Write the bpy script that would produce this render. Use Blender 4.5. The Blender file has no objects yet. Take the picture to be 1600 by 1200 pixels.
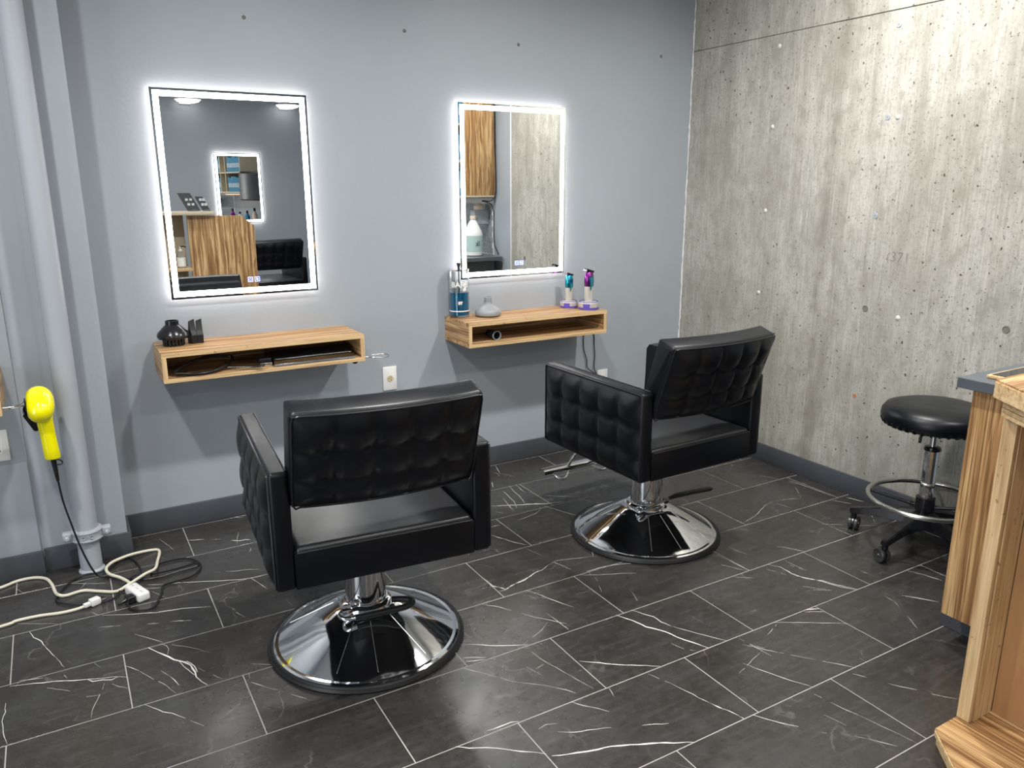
import bpy, bmesh, math, random
from mathutils import Vector, Matrix
R = math.radians
PI = math.pi
C = bpy.context.scene.collection
S = bpy.context.scene
random.seed(7)

# ------------------------------------------------------------------ camera
cam_d = bpy.data.cameras.new('camera'); cam = bpy.data.objects.new('camera', cam_d); C.objects.link(cam)
yaw, pitch, roll = 0.52745, 0.24930, -0.00201
f_ = Vector((math.sin(yaw)*math.cos(pitch), math.cos(yaw)*math.cos(pitch), -math.sin(pitch)))
r_ = Vector((math.cos(yaw), -math.sin(yaw), 0)); u_ = r_.cross(f_)
r2 = math.cos(roll)*r_ + math.sin(roll)*u_; u2 = -math.sin(roll)*r_ + math.cos(roll)*u_
M = Matrix.Identity(4)
for i in range(3):
    M[i][0] = r2[i]; M[i][1] = u2[i]; M[i][2] = -f_[i]
M[0][3], M[1][3], M[2][3] = 0.0, -3.43016, 1.44145
cam.matrix_world = M
cam_d.sensor_width = 36; cam_d.lens = 1217.96/1600*36
cam_d.clip_start = 0.02
S.camera = cam

# ------------------------------------------------------------------ world, exposure
S.view_settings.view_transform = 'Standard'; S.view_settings.look = 'None'
S.view_settings.gamma = 1; S.view_settings.use_curve_mapping = False
S.view_settings.exposure = 0.0
W = bpy.data.worlds.new('world'); S.world = W; W.use_nodes = True
W.node_tree.nodes['Background'].inputs[0].default_value = (0.9, 0.95, 1, 1)
W.node_tree.nodes['Background'].inputs[1].default_value = 0.3

# ceiling lamps: (x, y, power)
CEIL = 2.75
LAMPS = [(-0.45, -1.48, 31), (1.10, -1.50, 34), (2.52, -1.45, 35),
         (-0.6, -3.0, 12), (1.1, -3.1, 10), (2.6, -3.0, 20), (0.2, -4.6, 14), (1.9, -4.7, 12)]  # these rear lamps are added to brighten the closed room
LAMP_COL = (1.0, 0.975, 0.945)

def add_light(kind, name, loc, energy, color=(1, 1, 1), size=0.1, rot=(0, 0, 0), size_y=None):
    d = bpy.data.lights.new(name, kind); d.energy = energy; d.color = color
    if kind == 'AREA':
        d.size = size
        if size_y: d.shape = 'RECTANGLE'; d.size_y = size_y
        else: d.shape = 'DISK'
    elif kind in ('POINT', 'SPOT'): d.shadow_soft_size = size
    o = bpy.data.objects.new(name, d); C.objects.link(o); o.location = loc; o.rotation_euler = rot
    return o
for i, (x, y, e) in enumerate(LAMPS):
    add_light('AREA', 'lamp_light', (x, y, CEIL-0.03), e, LAMP_COL, 0.13).data.spread = R(160)
# added cool fill light, unseen left of the camera, lifting the wall shadows
add_light('AREA', 'left_fill_light', (-3.3, -3.2, 1.5), 85, (0.86, 0.93, 1.0), 3.2, (0, R(-90), 0), 2.0)

# ------------------------------------------------------------------ materials
def mat(name, color=(.5, .5, .5), rough=.5, metal=0., spec=.5, coat=0., emit=None, es=0., trans=0., ior=1.45, bump=None, alpha=1.):
    m = bpy.data.materials.new(name); m.use_nodes = True
    n = m.node_tree.nodes; l = m.node_tree.links; b = n['Principled BSDF']
    b.inputs['Base Color'].default_value = (*color, 1); b.inputs['Roughness'].default_value = rough
    b.inputs['Metallic'].default_value = metal; b.inputs['Specular IOR Level'].default_value = spec
    b.inputs['Coat Weight'].default_value = coat; b.inputs['IOR'].default_value = ior
    b.inputs['Transmission Weight'].default_value = trans; b.inputs['Alpha'].default_value = alpha
    if emit: b.inputs['Emission Color'].default_value = (*emit, 1); b.inputs['Emission Strength'].default_value = es
    if bump:   # (scale, strength, detail)
        tc = n.new('ShaderNodeTexCoord'); t = n.new('ShaderNodeTexNoise'); t.inputs['Scale'].default_value = bump[0]
        t.inputs['Detail'].default_value = bump[2]
        bp = n.new('ShaderNodeBump'); bp.inputs['Strength'].default_value = bump[1]; bp.inputs['Distance'].default_value = .01
        l.new(tc.outputs['Object'], t.inputs['Vector']); l.new(t.outputs['Fac'], bp.inputs['Height']); l.new(bp.outputs['Normal'], b.inputs['Normal'])
    return m

class G:   # tiny node-graph helper
    def __init__(s, m): s.n = m.node_tree.nodes; s.l = m.node_tree.links; s.b = s.n['Principled BSDF']
    def new(s, t, **k):
        x = s.n.new(t)
        for a, v in k.items(): setattr(x, a, v)
        return x
    def set(s, node, **k):
        for a, v in k.items():
            a = a.replace('_', ' ')
            if isinstance(v, bpy.types.NodeSocket): s.l.new(v, node.inputs[a])
            else: node.inputs[a].default_value = v
        return node
    def coord(s, kind='Object'): return s.new('ShaderNodeTexCoord').outputs[kind]
    def mapping(s, vec, scale=(1, 1, 1), loc=(0, 0, 0), rot=(0, 0, 0)):
        m = s.new('ShaderNodeMapping'); s.l.new(vec, m.inputs['Vector']); m.inputs['Scale'].default_value = scale
        m.inputs['Location'].default_value = loc; m.inputs['Rotation'].default_value = rot; return m.outputs[0]
    def noise(s, vec, scale, detail=4, rough=.55, dist=0.):
        t = s.new('ShaderNodeTexNoise'); s.l.new(vec, t.inputs['Vector']); t.inputs['Scale'].default_value = scale
        t.inputs['Detail'].default_value = detail; t.inputs['Roughness'].default_value = rough; t.inputs['Distortion'].default_value = dist
        return t.outputs['Fac']
    def ramp(s, fac, stops, interp='LINEAR'):
        r = s.new('ShaderNodeValToRGB'); s.l.new(fac, r.inputs[0]); r.color_ramp.interpolation = interp
        e = r.color_ramp.elements
        while len(e) < len(stops): e.new(.5)
        for i, (p, c) in enumerate(stops):
            e[i].position = p; e[i].color = (*c, 1) if isinstance(c, tuple) else (c, c, c, 1)
        return r.outputs[0]
    def mix(s, fac, a, b, mode='MIX'):
        m = s.new('ShaderNodeMix', data_type='RGBA', blend_type=mode)
        for sock, v in ((m.inputs[0], fac), (m.inputs[6], a), (m.inputs[7], b)):
            if isinstance(v, bpy.types.NodeSocket): s.l.new(v, sock)
            elif isinstance(v, tuple): sock.default_value = (*v, 1)
            else: sock.default_value = v
        return m.outputs[2]
    def math(s, op, a, b=0.):
        m = s.new('ShaderNodeMath', operation=op)
        for sock, v in ((m.inputs[0], a), (m.inputs[1], b)):
            if isinstance(v, bpy.types.NodeSocket): s.l.new(v, sock)
            else: sock.default_value = v
        return m.outputs[0]
    def bump(s, h, strength=.3, dist=.01):
        bp = s.new('ShaderNodeBump'); bp.inputs['Strength'].default_value = strength; bp.inputs['Distance'].default_value = dist
        s.l.new(h, bp.inputs['Height']); s.l.new(bp.outputs[0], s.b.inputs['Normal'])

def paint(name, col):
    m = mat(name, col, .42, spec=.4); g = G(m); o = g.coord()
    big = g.noise(o, 1.3, 3); c = g.mix(g.ramp(big, [(.3, 0.), (.7, 1.)]), tuple(x*.96 for x in col), tuple(min(1, x*1.04) for x in col))
    g.l.new(c, g.b.inputs['Base Color'])
    h = g.math('ADD', g.noise(o, 90, 3), g.math('MULTIPLY', g.noise(o, 6, 2), 2.5)); g.bump(h, .12, .004)
    return m

def zebra(name, axis='x', wa=.012, wf=1., seed=0.):
    """zebrano veneer, straight grain along the given axis"""
    m = mat(name, (.6, .4, .2), .38, spec=.4); g = G(m); o = g.coord()
    sc = {'x': (.5, 26, 26), 'y': (26, .5, 26), 'z': (26, 26, .5)}[axis]
    wob = g.noise(g.mapping(o, tuple(1.6 if s < 5 else 7. for s in sc)), wf, 1)
    v = g.new('ShaderNodeVectorMath', operation='MULTIPLY_ADD')
    cmb = g.new('ShaderNodeCombineXYZ')
    for k in range(3): g.l.new(wob, cmb.inputs[k])
    g.l.new(cmb.outputs[0], v.inputs[0]); v.inputs[1].default_value = (wa, wa, wa); g.l.new(o, v.inputs[2])
    p = g.mapping(v.outputs[0], sc, (seed, seed*1.7, seed*.6))
    n1 = g.noise(p, 1.9, 3, .6); n2 = g.noise(p, 5.5, 2, .6); n3 = g.noise(p, 14, 2, .6)
    base = g.ramp(n1, [(.32, (.20, .10, .040)), (.43, (.37, .205, .085)), (.52, (.56, .355, .165)), (.66, (.69, .48, .25))])
    st = g.ramp(n2, [(.42, 1.), (.475, .0)])
    c = g.mix(g.math('MULTIPLY', st, .78), base, (.16, .075, .03))
    st2 = g.ramp(n3, [(.36, 1.), (.47, .0)])
    c = g.mix(g.math('MULTIPLY', st2, .4), c, (.24, .125, .055))
    g.l.new(c, g.b.inputs['Base Color']); g.bump(n3, .08, .002)
    return m

def ply(name, axis='x'):
    """pale plywood edge with fine layers"""
    m = mat(name, (.75, .55, .33), .5, spec=.3); g = G(m); o = g.coord()
    sc = {'x': (2, 60, 60), 'y': (60, 2, 60), 'z': (60, 60, 2)}[axis]
    n1 = g.noise(g.mapping(o, sc), 1.6, 3, .6); n2 = g.noise(o, 45, 2)
    c = g.ramp(n1, [(.3, (.40, .25, .12)), (.5, (.60, .42, .22)), (.7, (.72, .54, .32))])
    c = g.mix(g.ramp(n2, [(.27, .8), (.33, 0.)]), c, (.30, .17, .08))
    g.l.new(c, g.b.inputs['Base Color']); return m

def leather():
    m = mat('black_leather', (.0018, .0026, .0052), .34, spec=.45); g = G(m); o = g.coord()
    v = g.new('ShaderNodeTexVoronoi'); v.inputs['Scale'].default_value = 420; g.l.new(o, v.inputs['Vector'])
    h = g.math('ADD', g.math('MULTIPLY', v.outputs['Distance'], .5), g.noise(o, 60, 3)); g.bump(h, .10, .002)
    g.l.new(g.ramp(g.noise(o, 9, 4), [(.3, .30), (.7, .42)]), g.b.inputs['Roughness'])
    return m

def marble(name):
    m = mat(name, (.04, .04, .04), .33, spec=.85); g = G(m)
    o = g.coord(); oi = g.new('ShaderNodeObjectInfo')
    cm = g.new('ShaderNodeCombineXYZ')
    g.l.new(g.math('MULTIPLY', oi.outputs['Random'], 37.), cm.inputs[0]); g.l.new(g.math('MULTIPLY', oi.outputs['Random'], 91.), cm.inputs[1])
    va = g.new('ShaderNodeVectorMath', operation='ADD'); g.l.new(o, va.inputs[0]); g.l.new(cm.outputs[0], va.inputs[1]); P = va.outputs[0]
    cloud = g.noise(P, 3.2, 5, .6); fine = g.noise(P, 34, 5, .65); st = g.noise(g.mapping(P, (6, 46, 1), rot=(0, 0, .2)), 1, 4, .65)
    c = g.ramp(cloud, [(.28, (.019, .0155, .0135)), (.5, (.028, .0255, .0235)), (.72, (.038, .0385, .037))])
    c = g.mix(g.ramp(fine, [(.35, 0.), (.75, .28)]), c, (.085, .085, .085))
    c = g.mix(g.ramp(st, [(.5, 0.), (.85, .35)]), c, (.12, .11, .105))
    # faint hairline veins
    wp = g.new('ShaderNodeVectorMath', operation='MULTIPLY_ADD'); nz = g.new('ShaderNodeTexNoise'); nz.inputs['Scale'].default_value = 4; nz.inputs['Detail'].default_value = 5
    g.l.new(P, nz.inputs['Vector']); g.l.new(nz.outputs['Color'], wp.inputs[0]); wp.inputs[1].default_value = (.35, .35, .35); g.l.new(P, wp.inputs[2])
    vo = g.new('ShaderNodeTexVoronoi', feature='DISTANCE_TO_EDGE'); vo.inputs['Scale'].default_value = 2.2
    g.l.new(g.mapping(wp.outputs[0], (1, .55, 1), rot=(0, 0, .6)), vo.inputs['Vector'])
    line = g.ramp(vo.outputs['Distance'], [(0., 1.), (.009, .0)])
    mask = g.ramp(g.noise(P, 5, 2), [(.5, 0.), (.62, 1.)])
    c = g.mix(g.math('MULTIPLY', g.math('MULTIPLY', line, mask), .22), c, (.30, .29, .28))
    # random pin-specks
    sp = g.new('ShaderNodeTexVoronoi'); sp.inputs['Scale'].default_value = 18; g.l.new(P, sp.inputs['Vector'])
    c = g.mix(g.math('MULTIPLY', g.ramp(sp.outputs['Distance'], [(.0, 1.), (.035, 0.)]), g.ramp(g.noise(P, 7, 1), [(.6, 0.), (.63, .6)])), c, (.4, .4, .38))
    g.l.new(c, g.b.inputs['Base Color'])
    g.l.new(g.ramp(g.noise(P, 9, 4), [(.3, .20), (.7, .32)]), g.b.inputs['Roughness'])
    g.bump(fine, .05, .002)
    return m

def concrete(name):
    m = mat(name, (.4, .39, .35), .62, spec=.35); g = G(m); o = g.coord()
    grain = g.noise(g.mapping(o, (1, 55, 2.0)), 2.2, 5, .65, .4)          # board-print, runs vertically
    streak = g.noise(g.mapping(o, (1, 7, .6)), 1.4, 4, .6, .6)
    blot = g.noise(g.mapping(o, (1, 1.4, .8)), 2.3, 5, .6); fine = g.noise(o, 70, 4, .7)
    c = g.ramp(grain, [(.25, (.33, .32, .28)), (.45, (.42, .41, .365)), (.60, (.49, .48, .43)), (.8, (.60, .59, .54))])
    c = g.mix(g.ramp(streak, [(.32, .6), (.55, 0.)]), c, (.25, .24, .195))
    c = g.mix(g.ramp(blot, [(.35, .6), (.55, 0.)]), c, (.27, .26, .22))
    c = g.mix(g.ramp(blot, [(.55, 0.), (.75, .5)]), c, (.60, .575, .51))
    c = g.mix(g.ramp(fine, [(.32, .5), (.5, 0.)]), c, (.20, .195, .165))
    mid = g.noise(g.mapping(o, (1, 1.6, 1)), 13, 5, .65); c = g.mix(g.ramp(mid, [(.34, .6), (.5, 0.)]), c, (.27, .26, .215))
    c = g.mix(g.ramp(mid, [(.56, 0.), (.72, .25)]), c, (.58, .57, .52))
    wp = g.new('ShaderNodeVectorMath', operation='MULTIPLY_ADD'); nz = g.new('ShaderNodeTexNoise'); nz.inputs['Scale'].default_value = 40; nz.inputs['Detail'].default_value = 3
    g.l.new(o, nz.inputs['Vector']); g.l.new(nz.outputs['Color'], wp.inputs[0]); wp.inputs[1].default_value = (.02, .02, .02); g.l.new(o, wp.inputs[2])
    dens = g.ramp(g.noise(g.mapping(o, (1, 1, 1), (0, 3, 1)), 1.7, 3), [(.34, 0.), (.52, 1.)])
    pits = None
    for sc, th, k in ((26, .13, 1.), (60, .15, .8)):
        v = g.new('ShaderNodeTexVoronoi'); v.inputs['Scale'].default_value = sc; g.l.new(g.mapping(wp.outputs[0], (1, 1, .8)), v.inputs['Vector'])
        sep = g.new('ShaderNodeSeparateColor'); g.l.new(v.outputs['Color'], sep.inputs[0])
        q = g.math('MULTIPLY', g.ramp(v.outputs['Distance'], [(th*.5, 1.), (th, 0.)]), g.ramp(sep.outputs[0], [(.62, 0.), (.66, k)]))
        q = g.math('MULTIPLY', q, dens)
        pits = q if pits is None else g.math('MAXIMUM', pits, q)
    sx = g.new('ShaderNodeSeparateXYZ'); g.l.new(o, sx.inputs[0])
    off = g.math('ADD', g.math('ADD', sx.outputs[1], .93), g.math('MULTIPLY', g.math('SUBTRACT', g.noise(g.mapping(o, (1, 1, 1)), 3.5, 3), .5), .12))
    band = g.math('MULTIPLY', g.ramp(g.math('ABSOLUTE', off), [(.0, 1.), (.05, 0.)]), g.ramp(g.noise(o, 9, 4), [(.3, .15), (.65, .75)]))
    c = g.mix(band, c, (.20, .19, .155))
    c = g.mix(g.math('MULTIPLY', pits, .85), c, (.06, .058, .05))
    g.l.new(c, g.b.inputs['Base Color'])
    h = g.math('SUBTRACT', g.math('MULTIPLY', grain, .5), g.math('MULTIPLY', pits, 1.5)); h = g.math('ADD', h, g.math('MULTIPLY', fine, .25))
    g.bump(h, .55, .006)
    return m

def caul(name, col, rough):    # softly mottled plain surface
    m = mat(name, col, rough); g = G(m); o = g.coord()
    g.l.new(g.mix(g.ramp(g.noise(o, 5, 4), [(.3, 0.), (.7, 1.)]), tuple(x*.88 for x in col), tuple(min(1, x*1.1) for x in col)), g.b.inputs['Base Color'])
    return m

MT = dict(
    wall=paint('wall_paint', (.335, .368, .402)), wall_low=paint('white_paint', (.7, .7, .7)),
    ceiling=mat('ceiling_paint', (.62, .63, .64), .8), pipe=paint('pipe_paint', (.36, .385, .42)),
    base=caul('grey_baseboard', (.062, .068, .078), .42), grout=caul('grout', (.40, .39, .37), .7), tile=marble('dark_marble'),
    vein=mat('white_vein', (.72, .70, .66), .4), conc=concrete('concrete'), joint=mat('concrete_joint', (.17, .165, .14), .9), plug=mat('plug_grey', (.58, .58, .56), .6),
    zx=zebra('zebrano_x', 'x', seed=1.), zy=zebra('zebrano_y', 'y', seed=4.), zz=zebra('zebrano_z', 'z', seed=2.3), zzw=zebra('zebrano_wavy', 'z', .05, 1.1, seed=6.1),
    px=ply('ply_edge_x', 'x'), py=ply('ply_edge_y', 'y'), pz=ply('ply_edge_z', 'z'),
    brown=zebra('plain_brown_back', 'z'), leather=leather(), piping=mat('piping', (.012, .013, .016), .3, spec=.5),
    seat=mat('seat_leather', (.022, .023, .025), .30, spec=.9, bump=(300, .05, 3)),  # base colour lifted to carry the wall's reflection on the seat top
    chrome=mat('chrome', (.86, .87, .89), .07, 1., bump=(14, .05, 2)), steel=mat('brushed_steel', (.62, .61, .58), .22, 1.),
    rubber=mat('black_rubber', (.014, .015, .016), .42), blackpl=mat('black_plastic', (.01, .01, .012), .22),
    blackm=mat('matte_black', (.014, .015, .017), .5), white=mat('white_plastic', (.78, .78, .76), .35), ivory=mat('ivory_plastic', (.62, .54, .34), .4),
    led=mat('led_band', (1, 1, 1), .5, emit=(1., .985, .95), es=14.0), back=mat('led_backlight', (1, 1, 1), .5, emit=(1., .88, .83), es=11.), bulk=mat('bulkhead_glow', (1, 1, 1), .5, emit=LAMP_COL, es=3.),
    icon=mat('touch_icon', (.3, .35, .9), .4, emit=(.42, .50, 1.), es=2.2),
    mirror=mat('mirror_glass', (.90, .92, .92), .0, 1.), mbody=mat('mirror_body', (.55, .56, .58), .4, .3),
    yellow=mat('yellow_plastic', (.85, .78, .0), .16, spec=.6, coat=.5), cordw=mat('white_cord', (.68, .64, .52), .45), cordb=mat('black_cord', (.012, .012, .014), .38),
    greypl=mat('grey_plastic', (.25, .265, .285), .38), pencil=mat('pencil_mark', (.24, .23, .20), .8), glass=mat('jar_glass', (.93, .97, .96), .02, trans=1., ior=1.3),
    blue=mat('blue_liquid', (.0, .13, .28), .08, spec=.6), clip=mat('clipper_body', (.60, .58, .53), .35, .35), purple=mat('purple_plastic', (.10, .07, .42), .3), 
    teal=mat('teal_metal', (.05, .42, .55), .16, .9), magenta=mat('magenta_metal', (.30, .05, .32), .16, .9), counter=caul('grey_countertop', (.085, .10, .115), .28),
    pale=mat('pale_laminate', (.52, .45, .33), .5), panelg=caul('dark_grey_panel', (.06, .063, .067), .45), hexg=caul('hex_tile', (.27, .30, .31), .3),
    bluebox=caul('blue_box', (.03, .18, .30), .5), boxw=mat('box_label', (.5, .55, .58), .5), warm=mat('warm_lamp', (1, .8, .5), .5, emit=(1, .62, .28), es=2.),
    lampglow=mat('lamp_glow', (1, 1, 1), .5, emit=LAMP_COL, es=14.), rust=mat('rust_plug', (.42, .16, .06), .8),
    clear=mat('clear_plastic', (.9, .93, .93), .1, trans=.9, ior=1.2), screen=mat('black_glass', (.01, .01, .012), .08), caster=mat('caster_wheel', (.035, .037, .036), .25),
)
def _brown():
    m = mat('brown_back_panel', (.36, .19, .08), .4); g = G(m); o = g.coord()
    n = g.noise(g.mapping(o, (6, 6, .8)), 1.5, 4, .6, .5)
    g.l.new(g.ramp(n, [(.3, (.33, .17, .07)), (.7, (.48, .27, .12))]), g.b.inputs['Base Color']); return m
MT['brown'] = _brown()

# ------------------------------------------------------------------ mesh helpers
def link(name, me, m, parent=None, loc=None, smooth=False):
    o = bpy.data.objects.new(name, me); C.objects.link(o)
    if m is not None:
        for x in (m if isinstance(m, (list, tuple)) else [m]): me.materials.append(MT[x] if isinstance(x, str) else x)
    if parent: o.parent = parent
    if loc: o.location = loc
    if smooth:
        for p in me.polygons: p.use_smooth = True
    return o
def from_bm(name, bm, m, parent=None, loc=None, smooth=False, auto=None):
    bmesh.ops.recalc_face_normals(bm, faces=bm.faces[:])
    me = bpy.data.meshes.new(name); bm.to_mesh(me); bm.free()
    o = link(name, me, m, parent, loc, smooth)
    if auto is not None:
        for p in me.polygons: p.use_smooth = True
        me.set_sharp_from_angle(angle=R(auto))
    return o
def shift(c, parent, world):
    if world and parent is not None:
        l = parent.location
        if parent.parent: l = l + parent.parent.location
        return tuple(Vector(c) - l)
    return tuple(c)
def bm_box(bm, a, b, bevel=0., seg=2):
    r = bmesh.ops.create_cube(bm, size=1)
    vs = r['verts']
    for v in vs:
        v.co = Vector([(a[i]+b[i])/2 + v.co[i]*(b[i]-a[i]) for i in range(3)])
    if bevel > 0:
        es = list({e for v in vs for e in v.link_edges})
        bmesh.ops.bevel(bm, geom=es, offset=bevel, segments=seg, affect='EDGES', profile=.5)
def box(name, a, b, m, parent=None, bevel=0., seg=2, world=False, auto=40):
    a = shift(a, parent, world); b = shift(b, parent, world)
    bm = bmesh.new(); bm_box(bm, a, b, bevel, seg)
    return from_bm(name, bm, m, parent, auto=auto if bevel > 0 else None)
def boxes(name, lst, m, parent=None, bevel=0., world=False):
    bm = bmesh.new()
    for a, b in lst: bm_box(bm, shift(a, parent, world), shift(b, parent, world), bevel)
    return from_bm(name, bm, m, parent, auto=40 if bevel else None)
def bm_lathe(bm, prof, seg=32, center=(0, 0, 0), axis='z', a0=0):
    rings = []
    for r, z in prof:
        ring = []
        if r < 1e-6:
            ring = [bm.verts.new((0, 0, z))]
        else:
            ring = [bm.verts.new((r*math.cos(a0+2*PI*i/seg), r*math.sin(a0+2*PI*i/seg), z)) for i in range(seg)]
        rings.append(ring)
    for A, B in zip(rings[:-1], rings[1:]):
        for i in range(seg):
            j = (i+1) % seg
            if len(A) == 1 and len(B) == 1: continue
            if len(A) == 1: bm.faces.new((A[0], B[i], B[j]))
            elif len(B) == 1: bm.faces.new((A[i], A[j], B[0]))
            else: bm.faces.new((A[i], A[j], B[j], B[i]))
    c = Vector(center)
    for ring in rings:
        for v in ring:
            p = v.co
            if axis == 'y': p = Vector((p.x, p.z, -p.y))
            elif axis == 'x': p = Vector((p.z, p.y, -p.x))
            elif axis != 'z': p = axis @ p
            v.co = p + c
def lathe(name, prof, m, parent=None, seg=32, center=(0, 0, 0), axis='z', auto=35, world=False):
    bm = bmesh.new(); bm_lathe(bm, prof, seg, shift(center, parent, world), axis)
    return from_bm(name, bm, m, parent, auto=auto)
def spline(pts, n=8, closed=False):
    P = [Vector(p) for p in pts]; out = []; N = len(P)
    rng = range(N if closed else N-1)
    for i in rng:
        p0 = P[(i-1) % N] if (closed or i > 0) else P[0]*2-P[1]; p1 = P[i]; p2 = P[(i+1) % N]
        p3 = P[(i+2) % N] if (closed or i+2 < N) else P[-1]*2-P[-2]
        for k in range(n):
            t = k/n
            out.append(.5*((2*p1)+(-p0+p2)*t+(2*p0-5*p1+4*p2-p3)*t*t+(-p0+3*p1-3*p2+p3)*t**3))
    if not closed: out.append(P[-1])
    return out
def bm_tube(bm, pts, r, seg=8, closed=False, flat=1.):
    P = [Vector(p) for p in pts]; N = len(P); rings = []; up = None
    for i, p in enumerate(P):
        a = P[i-1] if (i > 0 or closed) else P[0]; b = P[(i+1) % N] if (i < N-1 or closed) else P[-1]
        t = (b-a)
        if t.length < 1e-9: t = Vector((0, 0, 1))
        t.normalize()
        if up is None:
            up = Vector((0, 0, 1)) if abs(t.z) < .95 else Vector((1, 0, 0))
        n = t.cross(up)
        if n.length < 1e-6: n = t.cross(Vector((1, 0, .1)))
        n.normalize(); u = n.cross(t).normalized(); up = u
        rr = r[i] if isinstance(r, (list, tuple)) else r
        rings.append([bm.verts.new(p + rr*(math.cos(2*PI*k/seg)*n + flat*math.sin(2*PI*k/seg)*u)) for k in range(seg)])
    for i in range(N if closed else N-1):
        A = rings[i]; B = rings[(i+1) % N]
        for k in range(seg): bm.faces.new((A[k], A[(k+1) % seg], B[(k+1) % seg], B[k]))
    if not closed:
        bm.faces.new(rings[0][::-1]); bm.faces.new(rings[-1])
def tube(name, pts, r, m, parent=None, seg=8, closed=False, sm=0, world=False, flat=1.):
    pts = [shift(p, parent, world) for p in pts]
    if sm: 
        if isinstance(r, (list, tuple)):
            rr = []
            for i in range(len(r)-1): rr += [r[i]+(r[i+1]-r[i])*k/sm for k in range(sm)]
            r = rr+[r[-1]]
        pts = spline(pts, sm, closed)
    bm = bmesh.new(); bm_tube(bm, pts, r, seg, closed, flat)
    return from_bm(name, bm, m, parent, auto=50)
def bm_prism(bm, poly, z0, z1):
    A = [bm.verts.new((x, y, z0)) for x, y in poly]; B = [bm.verts.new((x, y, z1)) for x, y in poly]
    bm.faces.new(A[::-1]); bm.faces.new(B); n = len(poly)
    for i in range(n): bm.faces.new((A[i], A[(i+1) % n], B[(i+1) % n], B[i]))
def prism(name, poly, z0, z1, m, parent=None, bevel=0., plane='xy', world=False):
    """extrude poly; plane 'xy' along z, 'xz' along y, 'yz' along x (z0,z1 = extrusion range)"""
    bm = bmesh.new(); bm_prism(bm, poly, z0, z1)
    if bevel: bmesh.ops.bevel(bm, geom=bm.edges[:], offset=bevel, segments=2, affect='EDGES')
    for v in bm.verts:
        x, y, z = v.co
        v.co = (x, y, z) if plane == 'xy' else ((x, z, y) if plane == 'xz' else (z, x, y))
        if world and parent: v.co = Vector(shift(v.co, parent, True))
    return from_bm(name, bm, m, parent, auto=35)
def empty(name, loc=(0, 0, 0), rz=0.):
    o = bpy.data.objects.new(name, None); C.objects.link(o); o.location = loc; o.rotation_euler = (0, 0, rz); o.empty_display_size = .1
    return o
def tag(o, label=None, cat=None, group=None, kind=None):
    if label: o['label'] = label
    if cat: o['category'] = cat
    if group: o['group'] = group
    if kind: o['kind'] = kind
    return o
def struct(o, label=None): o['kind'] = 'structure'; 
def text(name, s, size, m, parent, mat4, ext=.0004, bold=0.):
    cu = bpy.data.curves.new(name, 'FONT'); cu.body = s; cu.size = size; cu.extrude = ext; cu.align_x = 'CENTER'; cu.align_y = 'CENTER'; cu.offset = bold; cu.resolution_u = 2
    t = bpy.data.objects.new('tmp', cu); C.objects.link(t)
    me = bpy.data.meshes.new_from_object(t.evaluated_get(bpy.context.evaluated_depsgraph_get())); bpy.data.objects.remove(t)
    me.transform(mat4); me.name = name
    return link(name, me, m, parent)
def copy_tree(o, parent=None):
    c = o.copy(); C.objects.link(c); c.parent = parent
    for ch in list(o.children): copy_tree(ch, c)
    return c
MT['hexlabel'] = mat('pale_green_label', (.42, .55, .52), .5); MT['warmwhite'] = mat('warm_white_plastic', (.72, .58, .46), .4)
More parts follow.
